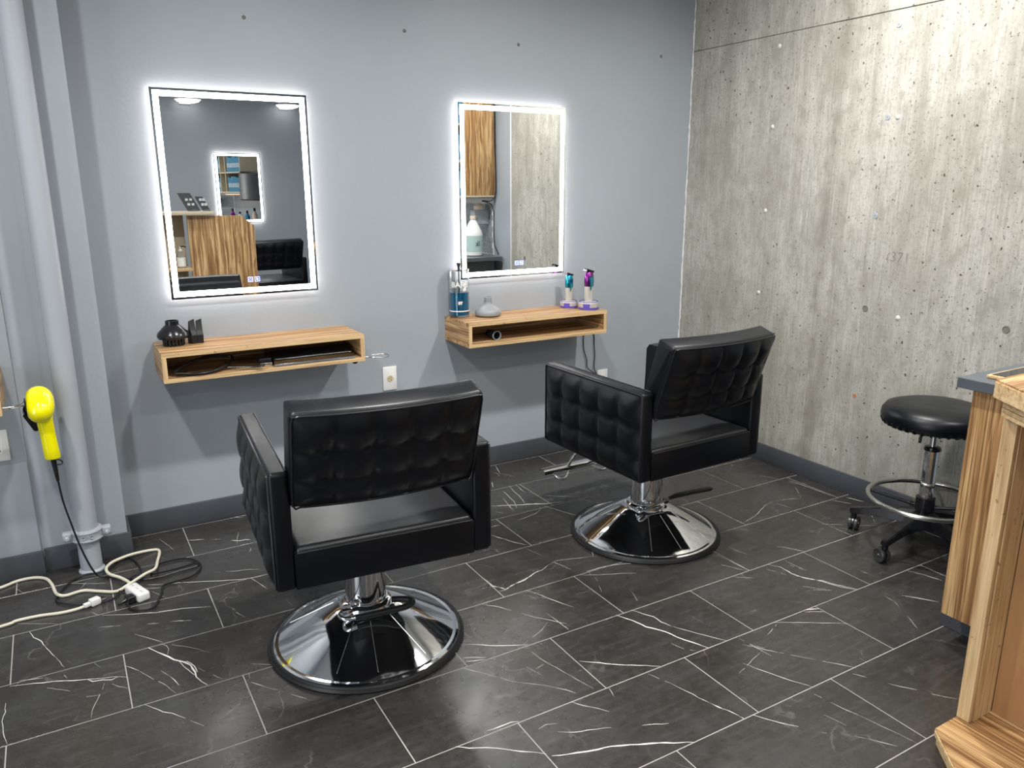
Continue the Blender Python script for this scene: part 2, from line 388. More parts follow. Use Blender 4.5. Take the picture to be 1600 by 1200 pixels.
VEINS=[(4,[(0.105,-0.915),(0.128,-0.958),(0.155,-1.002),(0.168,-1.029),(0.191,-1.055),(0.209,-1.088),(0.215,-1.13),(0.214,-1.159),(0.224,-1.191),(0.236,-1.216)]),(2,[(0.178,-1.039),(0.19,-1.085),(0.206,-1.132),(0.215,-1.156)]),(3,[(0.191,-1.055),(0.202,-1.059),(0.218,-1.098),(0.221,-1.134)]),(1,[(0.143,-0.912),(0.158,-0.934),(0.162,-0.957),(0.154,-0.989)]),(1,[(0.163,-0.953),(0.173,-0.936),(0.207,-0.967),(0.241,-1.003),(0.273,-1.045)]),(2,[(0.075,-0.807),(0.106,-0.847),(0.133,-0.883),(0.153,-0.91)]),(2,[(0.035,-0.989),(0.05,-1.01),(0.067,-1.036)]),(1,[(0.067,-1.036),(0.101,-1.107),(0.122,-1.141),(0.138,-1.183),(0.151,-1.216)]),(2,[(0.146,-1.116),(0.155,-1.143),(0.163,-1.176)]),(1,[(0.125,-1.069),(0.146,-1.116)]),(2,[(0.227,-1.114),(0.241,-1.142)]),(1,[(0.259,-1.171),(0.281,-1.21)]),(1,[(0.367,-1.169),(0.399,-1.192),(0.431,-1.215)]),(2,[(0.357,-1.217),(0.352,-1.247)]),(2,[(0.351,-1.269),(0.365,-1.288),(0.385,-1.317)]),(1,[(0.385,-1.317),(0.411,-1.347)]),(2,[(0.44,-1.388),(0.459,-1.413),(0.474,-1.433)]),(3,[(-0.01,-0.622),(0.037,-0.645),(0.091,-0.671),(0.154,-0.698),(0.202,-0.708),(0.235,-0.714),(0.283,-0.734),(0.325,-0.752)]),(1,[(-0.014,-0.706),(0.02,-0.718),(0.042,-0.73)]),(2,[(0.115,-0.76),(0.157,-0.778)]),(2,[(0.188,-0.785),(0.215,-0.794),(0.253,-0.815)]),(3,[(0.228,-0.504),(0.271,-0.518),(0.334,-0.547),(0.381,-0.571),(0.432,-0.592),(0.476,-0.607),(0.531,-0.614)]),(2,[(0.148,-0.468),(0.203,-0.495)]),(2,[(0.133,-0.49),(0.195,-0.521)]),(2,[(0.381,-0.492),(0.403,-0.5)]),(2,[(0.42,-0.507),(0.464,-0.527),(0.487,-0.531),(0.54,-0.557)]),(2,[(0.492,-0.608),(0.513,-0.674),(0.528,-0.73)]),(1,[(0.569,-0.844),(0.576,-0.894)]),(1,[(0.387,-0.799),(0.395,-0.837),(0.415,-0.888)]),(1,[(0.141,-0.497),(0.198,-0.607)]),(3,[(-0.273,-0.926),(-0.232,-0.939),(-0.187,-0.957),(-0.162,-0.964),(-0.112,-0.989),(-0.066,-1.007),(-0.032,-1.022),(0.002,-1.033),(0.031,-1.052)]),(3,[(-0.074,-1.002),(-0.058,-1.025),(-0.033,-1.031),(-0.008,-1.045),(0.008,-1.038)]),(2,[(-0.249,-0.908),(-0.224,-0.918),(-0.187,-0.929)]),(1,[(-0.257,-0.935),(-0.249,-0.915)]),(1,[(-0.177,-0.991),(-0.15,-1.015),(-0.118,-1.043)]),(1,[(-0.028,-1.052),(-0.036,-1.083),(-0.05,-1.126),(-0.068,-1.181),(-0.071,-1.211)]),(1,[(-0.107,-1.101),(-0.078,-1.097),(-0.045,-1.107)]),(1,[(-0.009,-1.067),(0.006,-1.09),(0.03,-1.113)]),(1,[(-0.136,-0.915),(-0.132,-0.945),(-0.124,-0.968)]),(1,[(-0.049,-0.922),(-0.035,-0.955)]),(3,[(-0.226,-0.615),(-0.214,-0.661),(-0.191,-0.701),(-0.182,-0.738)]),(2,[(-0.182,-0.738),(-0.169,-0.777),(-0.152,-0.827)]),(1,[(-0.152,-0.827),(-0.131,-0.898)]),(2,[(-0.28,-1.011),(-0.281,-1.04),(-0.279,-1.057),(-0.286,-1.1),(-0.281,-1.156),(-0.27,-1.214)]),(2,[(0.065,-1.222),(0.085,-1.251),(0.106,-1.283),(0.129,-1.304),(0.157,-1.345)]),(2,[(0.167,-1.362),(0.181,-1.382),(0.196,-1.404)]),(1,[(-0.028,-0.7),(0.005,-0.711),(0.038,-0.727)]),(1,[(0.118,-0.761),(0.162,-0.778)]),(1,[(0.2,-0.791),(0.244,-0.809)]),(1,[(-0.314,-0.501),(-0.229,-0.556),(-0.145,-0.606)]),(1,[(-0.173,-0.59),(-0.151,-0.573)]),(1,[(-0.042,-0.577),(-0.019,-0.615)]),(2,[(-0.12,-0.302),(-0.083,-0.317),(-0.037,-0.348),(0.026,-0.381)]),(1,[(-0.07,-0.38),(-0.046,-0.324)]),(1,[(-0.274,-0.253),(-0.248,-0.307)]),(2,[(1.345,-1.219),(1.37,-1.265),(1.398,-1.337),(1.43,-1.405)]),(2,[(1.161,-1.225),(1.196,-1.261),(1.229,-1.313)]),(2,[(1.248,-1.346),(1.275,-1.391),(1.307,-1.428),(1.348,-1.483)]),(2,[(1.326,-1.392),(1.33,-1.452),(1.333,-1.515)]),(1,[(1.16,-1.512),(1.205,-1.493),(1.256,-1.47),(1.299,-1.44)]),(3,[(1.257,-1.129),(1.273,-1.152),(1.283,-1.177)]),(3,[(1.259,-1.176),(1.283,-1.177),(1.317,-1.161),(1.368,-1.154),(1.42,-1.136)]),(1,[(1.253,-1.038),(1.257,-1.129)]),(3,[(0.981,-1.41),(1.022,-1.433),(1.062,-1.464),(1.116,-1.495),(1.169,-1.521)]),(3,[(0.956,-1.481),(1.02,-1.515)]),(4,[(0.956,-1.502),(0.981,-1.513),(1.01,-1.521)]),(2,[(0.928,-1.523),(0.951,-1.556),(0.975,-1.585),(1.001,-1.623)]),(1,[(1.006,-1.626),(1.027,-1.66),(1.046,-1.679)]),(1,[(1.046,-1.679),(1.101,-1.726),(1.124,-1.753)]),(2,[(1.124,-1.753),(1.147,-1.78),(1.161,-1.804)]),(1,[(1.154,-1.539),(1.163,-1.606),(1.18,-1.668),(1.196,-1.728),(1.218,-1.816)]),(1,[(1.103,-1.623),(1.121,-1.684)]),(1,[(1.121,-1.645),(1.157,-1.637)]),(2,[(1.127,-1.829),(1.149,-1.864),(1.176,-1.893),(1.195,-1.921)]),(3,[(0.757,-1.829),(0.786,-1.852),(0.826,-1.873),(0.867,-1.904),(0.898,-1.932),(0.927,-1.952),(0.951,-1.974)]),(4,[(0.959,-1.986),(0.996,-2.002),(1.046,-2.019),(1.076,-2.028),(1.114,-2.036),(1.162,-2.057),(1.232,-2.09),(1.313,-2.135)]),(2,[(1.023,-1.917),(1.062,-1.942),(1.099,-1.953),(1.159,-1.977)]),(2,[(1.237,-2.013),(1.273,-2.027),(1.307,-2.044)]),(1,[(0.982,-1.882),(1.011,-1.876),(1.042,-1.888)]),(3,[(1.262,-1.679),(1.297,-1.708),(1.342,-1.746),(1.391,-1.78),(1.462,-1.828)]),(4,[(1.527,-1.524),(1.553,-1.578),(1.567,-1.632),(1.603,-1.687),(1.615,-1.731),(1.637,-1.779),(1.66,-1.83)]),(3,[(1.592,-1.523),(1.61,-1.559),(1.631,-1.596),(1.631,-1.635),(1.643,-1.67)]),(2,[(1.643,-1.67),(1.676,-1.728),(1.703,-1.772),(1.74,-1.83)]),(1,[(1.574,-1.748),(1.589,-1.795),(1.614,-1.822)]),(1,[(1.403,-1.839),(1.432,-1.91)]),(2,[(1.432,-1.91),(1.446,-1.961),(1.463,-2.022),(1.481,-2.072),(1.501,-2.133)]),(3,[(0.857,-1.816),(0.898,-1.819),(0.934,-1.819),(0.954,-1.827)]),(1,[(1.597,-1.326),(1.577,-1.371)]),(1,[(1.675,-1.421),(1.65,-1.485)]),(1,[(1.26,-1.831),(1.247,-1.875)]),(3,[(2.29,-1.648),(2.312,-1.682),(2.338,-1.726),(2.361,-1.786),(2.399,-1.835)]),(1,[(2.231,-1.698),(2.267,-1.74),(2.313,-1.788)]),(2,[(1.955,-1.831),(1.999,-1.854),(2.081,-1.905),(2.168,-1.962)]),(4,[(2.121,-1.832),(2.166,-1.85)]),(2,[(2.105,-1.839),(2.169,-1.874)]),(2,[(1.947,-1.746),(1.969,-1.743)]),(1,[(1.961,-1.843),(1.91,-1.864),(1.88,-1.874)]),(1,[(1.786,-1.841),(1.793,-1.903),(1.8,-1.963)]),(1,[(1.768,-1.873),(1.816,-1.922)]),(2,[(1.789,-1.901),(1.832,-1.96)]),(1,[(1.832,-1.96),(1.904,-2.049)]),(2,[(1.916,-2.063),(1.951,-2.106),(1.971,-2.134)]),(2,[(1.693,-1.945),(1.715,-2.001),(1.743,-2.064),(1.782,-2.136)]),(1,[(1.783,-1.933),(1.644,-1.978)]),(2,[(2.03,-2.113),(2.028,-2.14)]),(1,[(2.073,-2.083),(2.051,-2.106)]),(2,[(1.941,-2.154),(1.962,-2.188)]),(2,[(1.99,-2.238),(2.011,-2.27),(2.035,-2.3)]),(2,[(2.054,-2.333),(2.074,-2.359),(2.095,-2.384)]),(3,[(1.535,-2.137),(1.553,-2.167),(1.575,-2.199),(1.605,-2.234)]),(2,[(1.64,-2.282),(1.651,-2.293)]),(1,[(1.701,-2.333),(1.73,-2.366)]),(2,[(1.73,-2.366),(1.75,-2.395),(1.768,-2.42)]),(1,[(1.758,-2.157),(1.768,-2.209)]),(2,[(1.768,-2.209),(1.777,-2.251),(1.788,-2.284)]),(1,[(1.788,-2.284),(1.802,-2.344),(1.816,-2.397),(1.824,-2.438)]),(1,[(1.707,-2.236),(1.715,-2.266),(1.722,-2.297)]),(1,[(2.444,-1.911),(2.438,-1.953),(2.418,-1.985)]),(1,[(2.388,-2.035),(2.344,-2.102)]),(2,[(2.499,-1.94),(2.523,-1.964),(2.573,-2.035)]),(2,[(2.714,-1.897),(2.733,-1.949)]),(3,[(1.463,-2.024),(1.475,-2.062),(1.49,-2.091),(1.5,-2.135)]),(3,[(2.266,-1.528),(2.293,-1.566),(2.288,-1.626),(2.305,-1.683),(2.343,-1.722),(2.361,-1.767),(2.4,-1.833)]),(1,[(2.232,-1.549),(2.263,-1.62)]),(1,[(2.35,-1.535),(2.357,-1.64)]),(1,[(2.337,-1.574),(2.351,-1.627)]),(1,[(2.239,-1.738),(2.312,-1.789)]),(2,[(2.423,-1.436),(2.453,-1.474),(2.484,-1.526)]),(1,[(2.079,-1.385),(2.118,-1.454),(2.16,-1.524)]),(2,[(2.132,-1.362),(2.161,-1.375)]),(1,[(2.079,-1.533),(2.138,-1.578)]),(1,[(2.153,-1.361),(2.161,-1.433),(2.166,-1.528)]),(2,[(2.464,-1.168),(2.482,-1.197),(2.577,-1.174),(2.707,-1.112),(2.773,-1.098)]),(1,[(2.773,-1.098),(2.849,-1.111),(2.923,-1.138)]),(1,[(2.764,-1.106),(2.792,-1.194)]),(2,[(3.055,-0.945),(3.068,-1.063),(3.071,-1.151),(3.078,-1.211)]),(2,[(3.029,-1.228),(3.071,-1.301)]),(3,[(3.115,-1.241),(3.141,-1.315)]),(2,[(2.761,-1.382),(2.839,-1.435)]),(2,[(2.878,-1.465),(2.961,-1.518)]),(1,[(3.065,-1.4),(2.976,-1.493)]),(1,[(3.011,-1.03),(2.927,-1.135)]),(1,[(2.954,-0.798),(3.034,-0.914)]),(1,[(2.727,-1.785),(2.749,-1.834)]),(2,[(2.688,-1.835),(2.716,-1.887),(2.73,-1.947)]),(1,[(2.777,-1.832),(2.772,-1.928)]),(1,[(2.24,-1.322),(2.263,-1.426)]),(2,[(2.501,-1.94),(2.567,-2.033)]),(1,[(2.535,-1.745),(2.54,-1.783)]),(4,[(1.611,-0.475),(1.663,-0.496),(1.728,-0.527),(1.783,-0.548),(1.834,-0.576),(1.888,-0.592),(1.927,-0.598)]),(2,[(1.748,-0.338),(1.739,-0.41),(1.727,-0.484),(1.702,-0.548)]),(2,[(1.807,-0.297),(1.79,-0.377),(1.783,-0.443),(1.76,-0.526)]),(2,[(1.846,-0.296),(1.836,-0.354),(1.83,-0.415)]),(2,[(1.703,-0.421),(1.686,-0.5),(1.671,-0.575)]),(2,[(1.865,-0.477),(1.926,-0.518),(1.985,-0.562),(2.029,-0.585)]),(2,[(1.636,-0.672),(1.675,-0.666),(1.74,-0.65),(1.782,-0.625)]),(3,[(1.82,-0.602),(1.848,-0.66),(1.871,-0.72),(1.891,-0.76),(1.911,-0.792)]),(2,[(2.007,-0.602),(2.033,-0.651),(2.069,-0.715)]),(3,[(1.46,-0.741),(1.474,-0.778),(1.494,-0.817),(1.514,-0.862),(1.541,-0.902)]),(2,[(1.498,-0.676),(1.52,-0.672),(1.543,-0.676)]),(1,[(1.524,-0.928),(1.534,-0.974),(1.546,-1.017)]),(1,[(1.446,-1.101),(1.454,-1.11)]),(3,[(1.291,-1.171),(1.36,-1.151),(1.406,-1.139),(1.443,-1.122),(1.48,-1.117),(1.521,-1.095)]),(2,[(1.521,-1.095),(1.566,-1.081),(1.598,-1.087),(1.644,-1.102),(1.713,-1.123)]),(1,[(1.713,-1.123),(1.753,-1.14)]),(2,[(1.553,-1.074),(1.566,-1.122),(1.58,-1.171)]),(1,[(1.747,-1.079),(1.718,-1.126)]),(3,[(1.621,-1.213),(1.678,-1.215),(1.73,-1.221),(1.773,-1.232),(1.81,-1.249)]),(2,[(1.579,-1.221),(1.634,-1.252),(1.683,-1.276),(1.726,-1.293),(1.779,-1.322)]),(2,[(1.633,-1.215),(1.619,-1.243)]),(1,[(1.622,-1.267),(1.614,-1.296)]),(3,[(1.257,-1.078),(1.256,-1.132),(1.288,-1.17)]),(1,[(1.625,-0.585),(1.644,-0.583)]),(1,[(1.595,-0.536),(1.62,-0.572)]),(1,[(2.194,-0.484),(2.237,-0.576)]),(3,[(0.339,-0.143),(0.4,-0.169)]),(1,[(0.417,-0.181),(0.463,-0.204)]),(4,[(0.496,-0.237),(0.526,-0.258),(0.55,-0.259),(0.567,-0.271)]),(2,[(0.558,-0.002),(0.592,-0.02)]),(1,[(0.235,-0.065),(0.257,-0.141),(0.278,-0.22)]),(1,[(0.539,-0.168),(0.52,-0.233),(0.508,-0.289)]),(1,[(0.552,-0.346),(0.538,-0.387)]),(1,[(0.222,-0.255),(0.24,-0.281)]),(2,[(0.493,-0.238),(0.507,-0.24)]),(2,[(1.888,-0.01),(1.87,-0.069),(1.853,-0.12),(1.87,-0.153),(1.897,-0.219)]),(2,[(1.828,-0.092),(1.841,-0.12),(1.831,-0.154)]),(2,[(1.76,-0.209),(1.728,-0.277)])]
# ================================================================== THE ROOM
XR = 3.17; YW = .03; OX = .033; TW = .305; TL = .61
ANG = R(6)                                   # the wall opposite runs 6 degrees off square
def opp_y(x): return -6.0 - (x-1.8)*math.tan(ANG)
fl = box('floor', (-3.45, -6.3, -.06), (3.3, .06, -.0009), 'grout'); struct(fl)
tm = bmesh.new(); bm_box(tm, (0, 0, -.012), (TL-.0034, TW-.0034, 0), .0004, 1)
tme = bpy.data.meshes.new('tile'); tm.to_mesh(tme); tm.free(); tme.materials.append(MT['tile'])
tcut = {}
first = True
for n in range(-1, 20):                      # row n lies between y=-n*TW and y=-(n+1)*TW
    odd = (n+1) % 2
    for k in range(-6, 6):
        x0 = OX + TL*(k + .5*odd) + .0017; y0 = -(n+1)*TW + .0017
        if x0 > XR-.02 or x0 < -3.42: continue
        if y0 + TW < opp_y(x0)-.1: continue
        w = min(TL-.0034, 3.185-x0); h = TW-.0034 if n >= 0 else .03
        if w > TL-.01 and n >= 0: me = tme
        else:
            key = (round(w, 3), round(h, 3))
            if key not in tcut:
                b = bmesh.new(); bm_box(b, (0, 0, -.012), (w, h, 0), .0006, 1); m2 = bpy.data.meshes.new('tile'); b.to_mesh(m2); b.free(); m2.materials.append(MT['tile']); tcut[key] = m2
            me = tcut[key]
        o = bpy.data.objects.new('tile', me); C.objects.link(o); o.parent = fl; o.location = (x0, y0, random.uniform(-.0002, .0002))

# white veins inlaid in the tiles
bm = bmesh.new(); rv = random.Random(3)
for w, pts in VEINS:
    wd = {1: .0011, 2: .0019, 3: .0034, 4: .0056}[w]
    P = []
    for a, b in zip(pts[:-1], pts[1:]):
        a = Vector((*a, 0)); b = Vector((*b, 0)); L = (b-a).length; n = max(1, int(L/.018)); d = (b-a).normalized() if L > 0 else Vector((1, 0, 0)); q = Vector((-d.y, d.x, 0))
        for i in range(n): P.append(a + (b-a)*i/n + q*rv.uniform(-1, 1)*.0016*(i > 0))
    P.append(Vector((*pts[-1], 0)))
    prev = None
    for i, p in enumerate(P):
        a = P[max(0, i-1)]; b = P[min(len(P)-1, i+1)]; d = (b-a)
        if d.length < 1e-6: continue
        d.normalize(); q = Vector((-d.y, d.x, 0)); t = i/max(1, len(P)-1)
        ww = wd*(.35+.65*min(1, 4*t, 4*(1-t)))*rv.uniform(.55, 1.15)*.5
        cur = (bm.verts.new(p+q*ww+Vector((0, 0, .0005))), bm.verts.new(p-q*ww+Vector((0, 0, .0005))))
        if prev and not (w == 1 and rv.random() < .12): bm.faces.new((prev[0], prev[1], cur[1], cur[0]))
        prev = cur
o = from_bm('marble_vein', bm, 'vein', fl); o['kind'] = 'stuff'

struct(box('wall_back', (.1, YW, 0), (XR+.2, YW+.15, CEIL), 'wall'))
struct(box('wall_left', (-3.45, -.15, 0), (.118, YW+.15, CEIL), 'wall'))
wl = box('wall_left_lining', (-3.45, -.162, 0), (-.178, -.15, CEIL), 'wall', bevel=.001); struct(wl)
struct(box('wall_left_dado', (-3.45, -.166, 0), (-.181, -.162, .452), 'wall', bevel=.001))
wr = box('wall_right', (XR+.004, -2.02, 0), (XR+.2, YW+.1, CEIL), 'joint'); struct(wr)
for (y0, y1, z0, z1, dx) in ((-.9143, YW, 0, 2.147, 0), (-2.018, -.915, 0, 2.147, .0006), (-.8757, YW, 2.151, CEIL, .0008), (-2.018, -.8765, 2.151, CEIL, .0)):
    box('concrete_panel', (XR+dx, y0, z0), (XR+.03, y1, z1), 'conc', wr, bevel=.0012, seg=1)
# form-tie plugs in the concrete
for (y, z, kind) in [(-.571, 2.094, 0), (-.566, 1.722, 0), (-.562, 1.315, 0), (-.557, .896, 0), (-1.191, .895, 1), (-1.355, .874, 0), (-1.812, .894, 1),
                     (-1.197, 1.723, 2), (-1.191, 1.309, 2), (-1.185, .482, 3), (-1.203, 2.09, 2), (-1.245, 1.72, 0)]:
    pr = {0: [(0, -.005), (.006, -.0042), (.010, -.0015), (.012, .001)], 1: [(0, -.0004), (.0105, -.0004), (.0125, -.002), (.0145, -.001), (.0155, .001)],
          2: [(0, -.002), (.012, -.0015), (.0135, .001)], 3: [(0, -.001), (.008, -.0015), (.010, .001)]}[kind]
    ax = Matrix(((0, 0, 1), (0, 1, 0), (1, 0, 0)))
    o = lathe('form_tie_plug', pr, {0: 'plug', 1: 'joint', 2: 'pipe', 3: 'rust'}[kind], wr, 14, (XR, y, z), ax)
    if kind == 2: lathe('plug_hole', [(0, -.0026), (.0022, -.0026), (.0022, 0)], 'joint', o, 6, (XR, y, z), ax)
struct(box('wall_right_rear', (XR, -6.5, 0), (XR+.2, -2.02, CEIL), 'wall'))
struct(box('trim_2', (XR-.004, -2.026, 0), (XR+.02, -2.016, CEIL), 'white', bevel=.002))
rs = random.Random(9)
for (ys, za, zb) in ((-.9146, .12, 2.146), (-.8761, 2.152, 2.74)):
    P = [(XR+.0008, ys+rs.uniform(-.002, .002), za+(zb-za)*k/90) for k in range(91)]
    bm = bmesh.new(); bm_tube(bm, P, [rs.choice((.0012, .0018, .0026, .0036)) for _ in P], 5); from_bm('formwork_seam', bm, 'conc', wr, auto=60)
rp = random.Random(21); bm = bmesh.new()
for (y, z) in [(-0.87, 2.237), (-1.642, 2.095), (-1.621, 2.076), (-1.666, 1.986), (-1.695, 1.978), (-1.127, 2.061), (-0.958, 2.121), (-0.93, 2.116), (-1.073, 1.862), (-0.638, 1.921), (-0.641, 1.896), (-0.492, 1.913), (-1.067, 1.75), (-1.152, 1.731), (-1.281, 1.891), (-1.294, 1.779), (-1.303, 1.761), (-1.327, 1.655), (-1.31, 1.673), (-1.38, 1.729), (-1.533, 1.705), (-1.473, 1.626), (-1.55, 1.496), (-1.521, 1.462), (-1.615, 1.499), (-0.936, 1.575), (-1.028, 1.538), (-1.036, 1.505), (-1.074, 1.585), (-0.5, 1.457), (-0.976, 1.285), (-1.092, 1.294), (-1.26, 1.236), (-1.665, 1.273), (-1.487, 1.261), (-1.753, 1.244), (-1.808, 1.304), (-1.717, 1.321), (-1.386, 1.468), (-0.592, 1.649), (-0.701, 1.742), (-0.729, 1.607), (-0.586, 1.501), (-0.46, 1.151), (-0.093, 1.735), (-0.947, 1.628), (-0.972, 1.622), (-1.002, 1.614), (-0.91, 1.639), (-1.32, 1.777), (-1.663, 1.547), (-1.662, 1.747), (-1.578, 1.665), (-1.275, 1.071), (-0.925, 1.03), (-1.162, 1.126), (-1.257, 0.92), (-1.265, 0.901), (-1.055, 0.821), (-1.264, 0.823), (-1.304, 0.763), (-1.457, 0.908), (-1.509, 0.957), (-1.665, 0.91), (-1.553, 0.847), (-1.69, 0.859), (-1.821, 0.984), (-1.557, 0.72), (-1.495, 0.776), (-1.221, 0.391), (-1.342, 0.384), (-1.723, 0.784), (-1.805, 1.168), (-0.882, 1.07), (-0.75, 0.81), (-0.712, 0.771), (-0.62, 0.821), (-1.634, 0.644), (-1.301, 0.656), (-1.139, 0.624), (-1.68, 1.018)]:
    a0 = rp.uniform(-.6, .6); L = rp.uniform(.003, .0085); w = rp.uniform(.0018, .0038)
    vs = []
    for k in range(8):
        t = 2*PI*k/8; q = rp.uniform(.65, 1.2); u, v = w*q*math.cos(t), L*q*math.sin(t)
        vs.append(bm.verts.new((XR-.0006, y+u*math.cos(a0)-v*math.sin(a0), z+u*math.sin(a0)+v*math.cos(a0))))
    c0 = bm.verts.new((XR+.002, y, z))
    for k in range(8): bm.faces.new((vs[k], vs[(k+1) % 8], c0))
o = from_bm('concrete_pit', bm, 'joint', wr); o['kind'] = 'stuff'
text('pencil_number', '(371', .062, 'pencil', wr, Matrix.Translation((XR-.0008, -1.322, 1.136)) @ Matrix.Rotation(R(-90), 4, 'Z') @ Matrix.Rotation(R(90), 4, 'X'), .0002, -.0016)
# rough white paint line in the corner between painted wall and concrete
bm = bmesh.new(); rr = random.Random(5)
pts = [(XR-.004, YW-.002-rr.uniform(0, .004), z*.02) for z in range(4, 137)]
bm_tube(bm, pts, [rr.uniform(.0025, .0065) for _ in pts], 6); struct(from_bm('trim_1', bm, 'wall_low', auto=60))
# opposite wall, far left wall, ceiling
bm = bmesh.new(); d = Vector((math.cos(ANG), -math.sin(ANG), 0)); nn = Vector((-math.sin(ANG), -math.cos(ANG), 0))
p0 = Vector((1.8, -6.0, 0)) - d*5.4; p1 = Vector((1.8, -6.0, 0)) + d*1.6
bm_prism(bm, [tuple(v.xy) for v in (p0, p1, p1+nn*.15, p0+nn*.15)], 0, CEIL); struct(from_bm('wall_opposite', bm, 'wall'))
struct(box('wall_far_left', (-3.6, -5.8, 0), (-3.45, .1, CEIL), 'wall_low'))
struct(box('ceiling', (-3.6, -6.5, CEIL), (3.4, .2, CEIL+.1), 'ceiling'))

# baseboards
HB = .095
struct(box('baseboard_back', (.118, .016, 0), (XR, YW, HB), 'base', bevel=.0015))
struct(box('baseboard_left', (-.172, -.162, 0), (.131, -.15, HB), 'base', bevel=.0015))
struct(box('baseboard_left_return', (.118, -.155, 0), (.131, .018, HB), 'base', bevel=.0015))
struct(box('baseboard_far_left', (-3.45, -.18, 0), (-.176, -.166, HB), 'base', bevel=.0015))
struct(box('baseboard_right', (XR-.012, -2.14, 0), (XR, .016, HB), 'base', bevel=.0015))
bx = bmesh.new(); q = Vector((1.8, -6.0, 0)); bm_prism(bx, [tuple(v.xy) for v in (q-d*5, q+d*1.35, q+d*1.35-nn*.012, q-d*5-nn*.012)], 0, HB)
struct(from_bm('baseboard_opposite', bx, 'base'))

# ================================================================== CEILING LAMPS
for i, (x, y, e) in enumerate(LAMPS):
    t = tag(empty('ceiling_light', (x, y, CEIL)), 'round flush ceiling downlight with white rim, above the styling room', 'ceiling light', 'round downlights in the ceiling')
    lathe('rim', [(.075, -.004), (.08, -.012), (.10, -.012), (.105, 0)], 'white', t)
    lathe('diffuser', [(0, -.006), (.076, -.006)], 'lampglow', t)
# two bulkhead lamps high on the opposite wall, seen in the left mirror
for x, lab in ((1.42, 'left'), (2.50, 'right')):
    t = tag(empty('wall_light', (x, opp_y(x)+.004, 2.33), PI-ANG), 'round glowing lamp high on the opposite wall, %s of two in the left mirror' % lab, 'wall light')
    ax = Matrix(((1, 0, 0), (0, 0, 1), (0, -1, 0)))
    box('backplate', (-.06, -.012, -.04), (.06, .0, .05), 'white', t, .003)
    lathe('canopy', [(0, .012), (.10, .012), (.132, .004), (.132, -.004)], 'white', t, 36, (0, -.135, 0))
    lathe('diffuser', [(.128, -.002), (.11, -.022), (.06, -.036), (0, -.040)], 'bulk', t, 36, (0, -.135, 0))

# ================================================================== LED MIRRORS
def led_mirror(loc, w, h, label, rz=0., ix=.03):
    t = tag(empty('led_mirror', loc, rz), label, 'mirror', 'backlit mirrors of the styling stations')
    box('housing', (-w/2+.02, .004, .02), (w/2-.02, .0295, h-.02), 'mbody', t)
    g = .021
    boxes('backlight', [((-w/2+.016, .006, .016), (w/2-.016, .026, g-.001)), ((-w/2+.016, .006, h-g+.001), (w/2-.016, .026, h-.016)),
                        ((-w/2+.016, .006, .016), (-w/2+g-.001, .026, h-.016)), ((w/2-g+.001, .006, .016), (w/2-.016, .026, h-.016))], 'back', t)
    box('glass', (-w/2, 0, 0), (w/2, .0045, h), 'mirror', t)
    a, b = .0095, .031
    boxes('light_band', [((-w/2+a, -.0008, a), (w/2-a, .001, b)), ((-w/2+a, -.0008, h-b), (w/2-a, .001, h-a)),
                         ((-w/2+a, -.0008, b), (-w/2+b, .001, h-b)), ((w/2-b, -.0008, b), (w/2-a, .001, h-b))], 'led', t)
    for s, cx in ((0, ix-.0155), (1, ix+.0125)):
        bmI = bmesh.new(); z0 = .065; r = .0105
        for A, B in (((cx-r, z0-r), (cx+r, z0-r+.002)), ((cx-r, z0+r-.002), (cx+r, z0+r)), ((cx-r, z0-r), (cx-r+.002, z0+r)), ((cx+r-.002, z0-r), (cx+r, z0+r))):
            bm_box(bmI, (A[0], -.0012, A[1]), (B[0], .0005, B[1]))
        if s == 0: bm_tube(bmI, [(cx+.005*math.cos(2*PI*k/12), -.0008, z0+.005*math.sin(2*PI*k/12)) for k in range(12)], .0009, 5, True)
        else:
            for dz in (-.004, 0, .004): bm_tube(bmI, spline([(cx-.005, -.0008, z0+dz), (cx-.0015, -.0008, z0+dz+.002), (cx+.0015, -.0008, z0+dz-.002), (cx+.005, -.0008, z0+dz)], 3), .0008, 4)
        from_bm('touch_button', bmI, 'icon', t)
    return t
led_mirror((.698, 0, .992), .606, .818, 'tall backlit mirror on the grey wall above the left shelf, nearer the pipe')
led_mirror((2.013, 0, .996), .606, .822, 'tall backlit mirror on the grey wall above the right shelf, nearer the concrete')
xo = 1.917
led_mirror((xo+math.sin(ANG)*.03, opp_y(xo)+.0305, 1.035), .515, .765, 'lit mirror on the opposite wall, seen reflected inside the left mirror', PI-ANG)

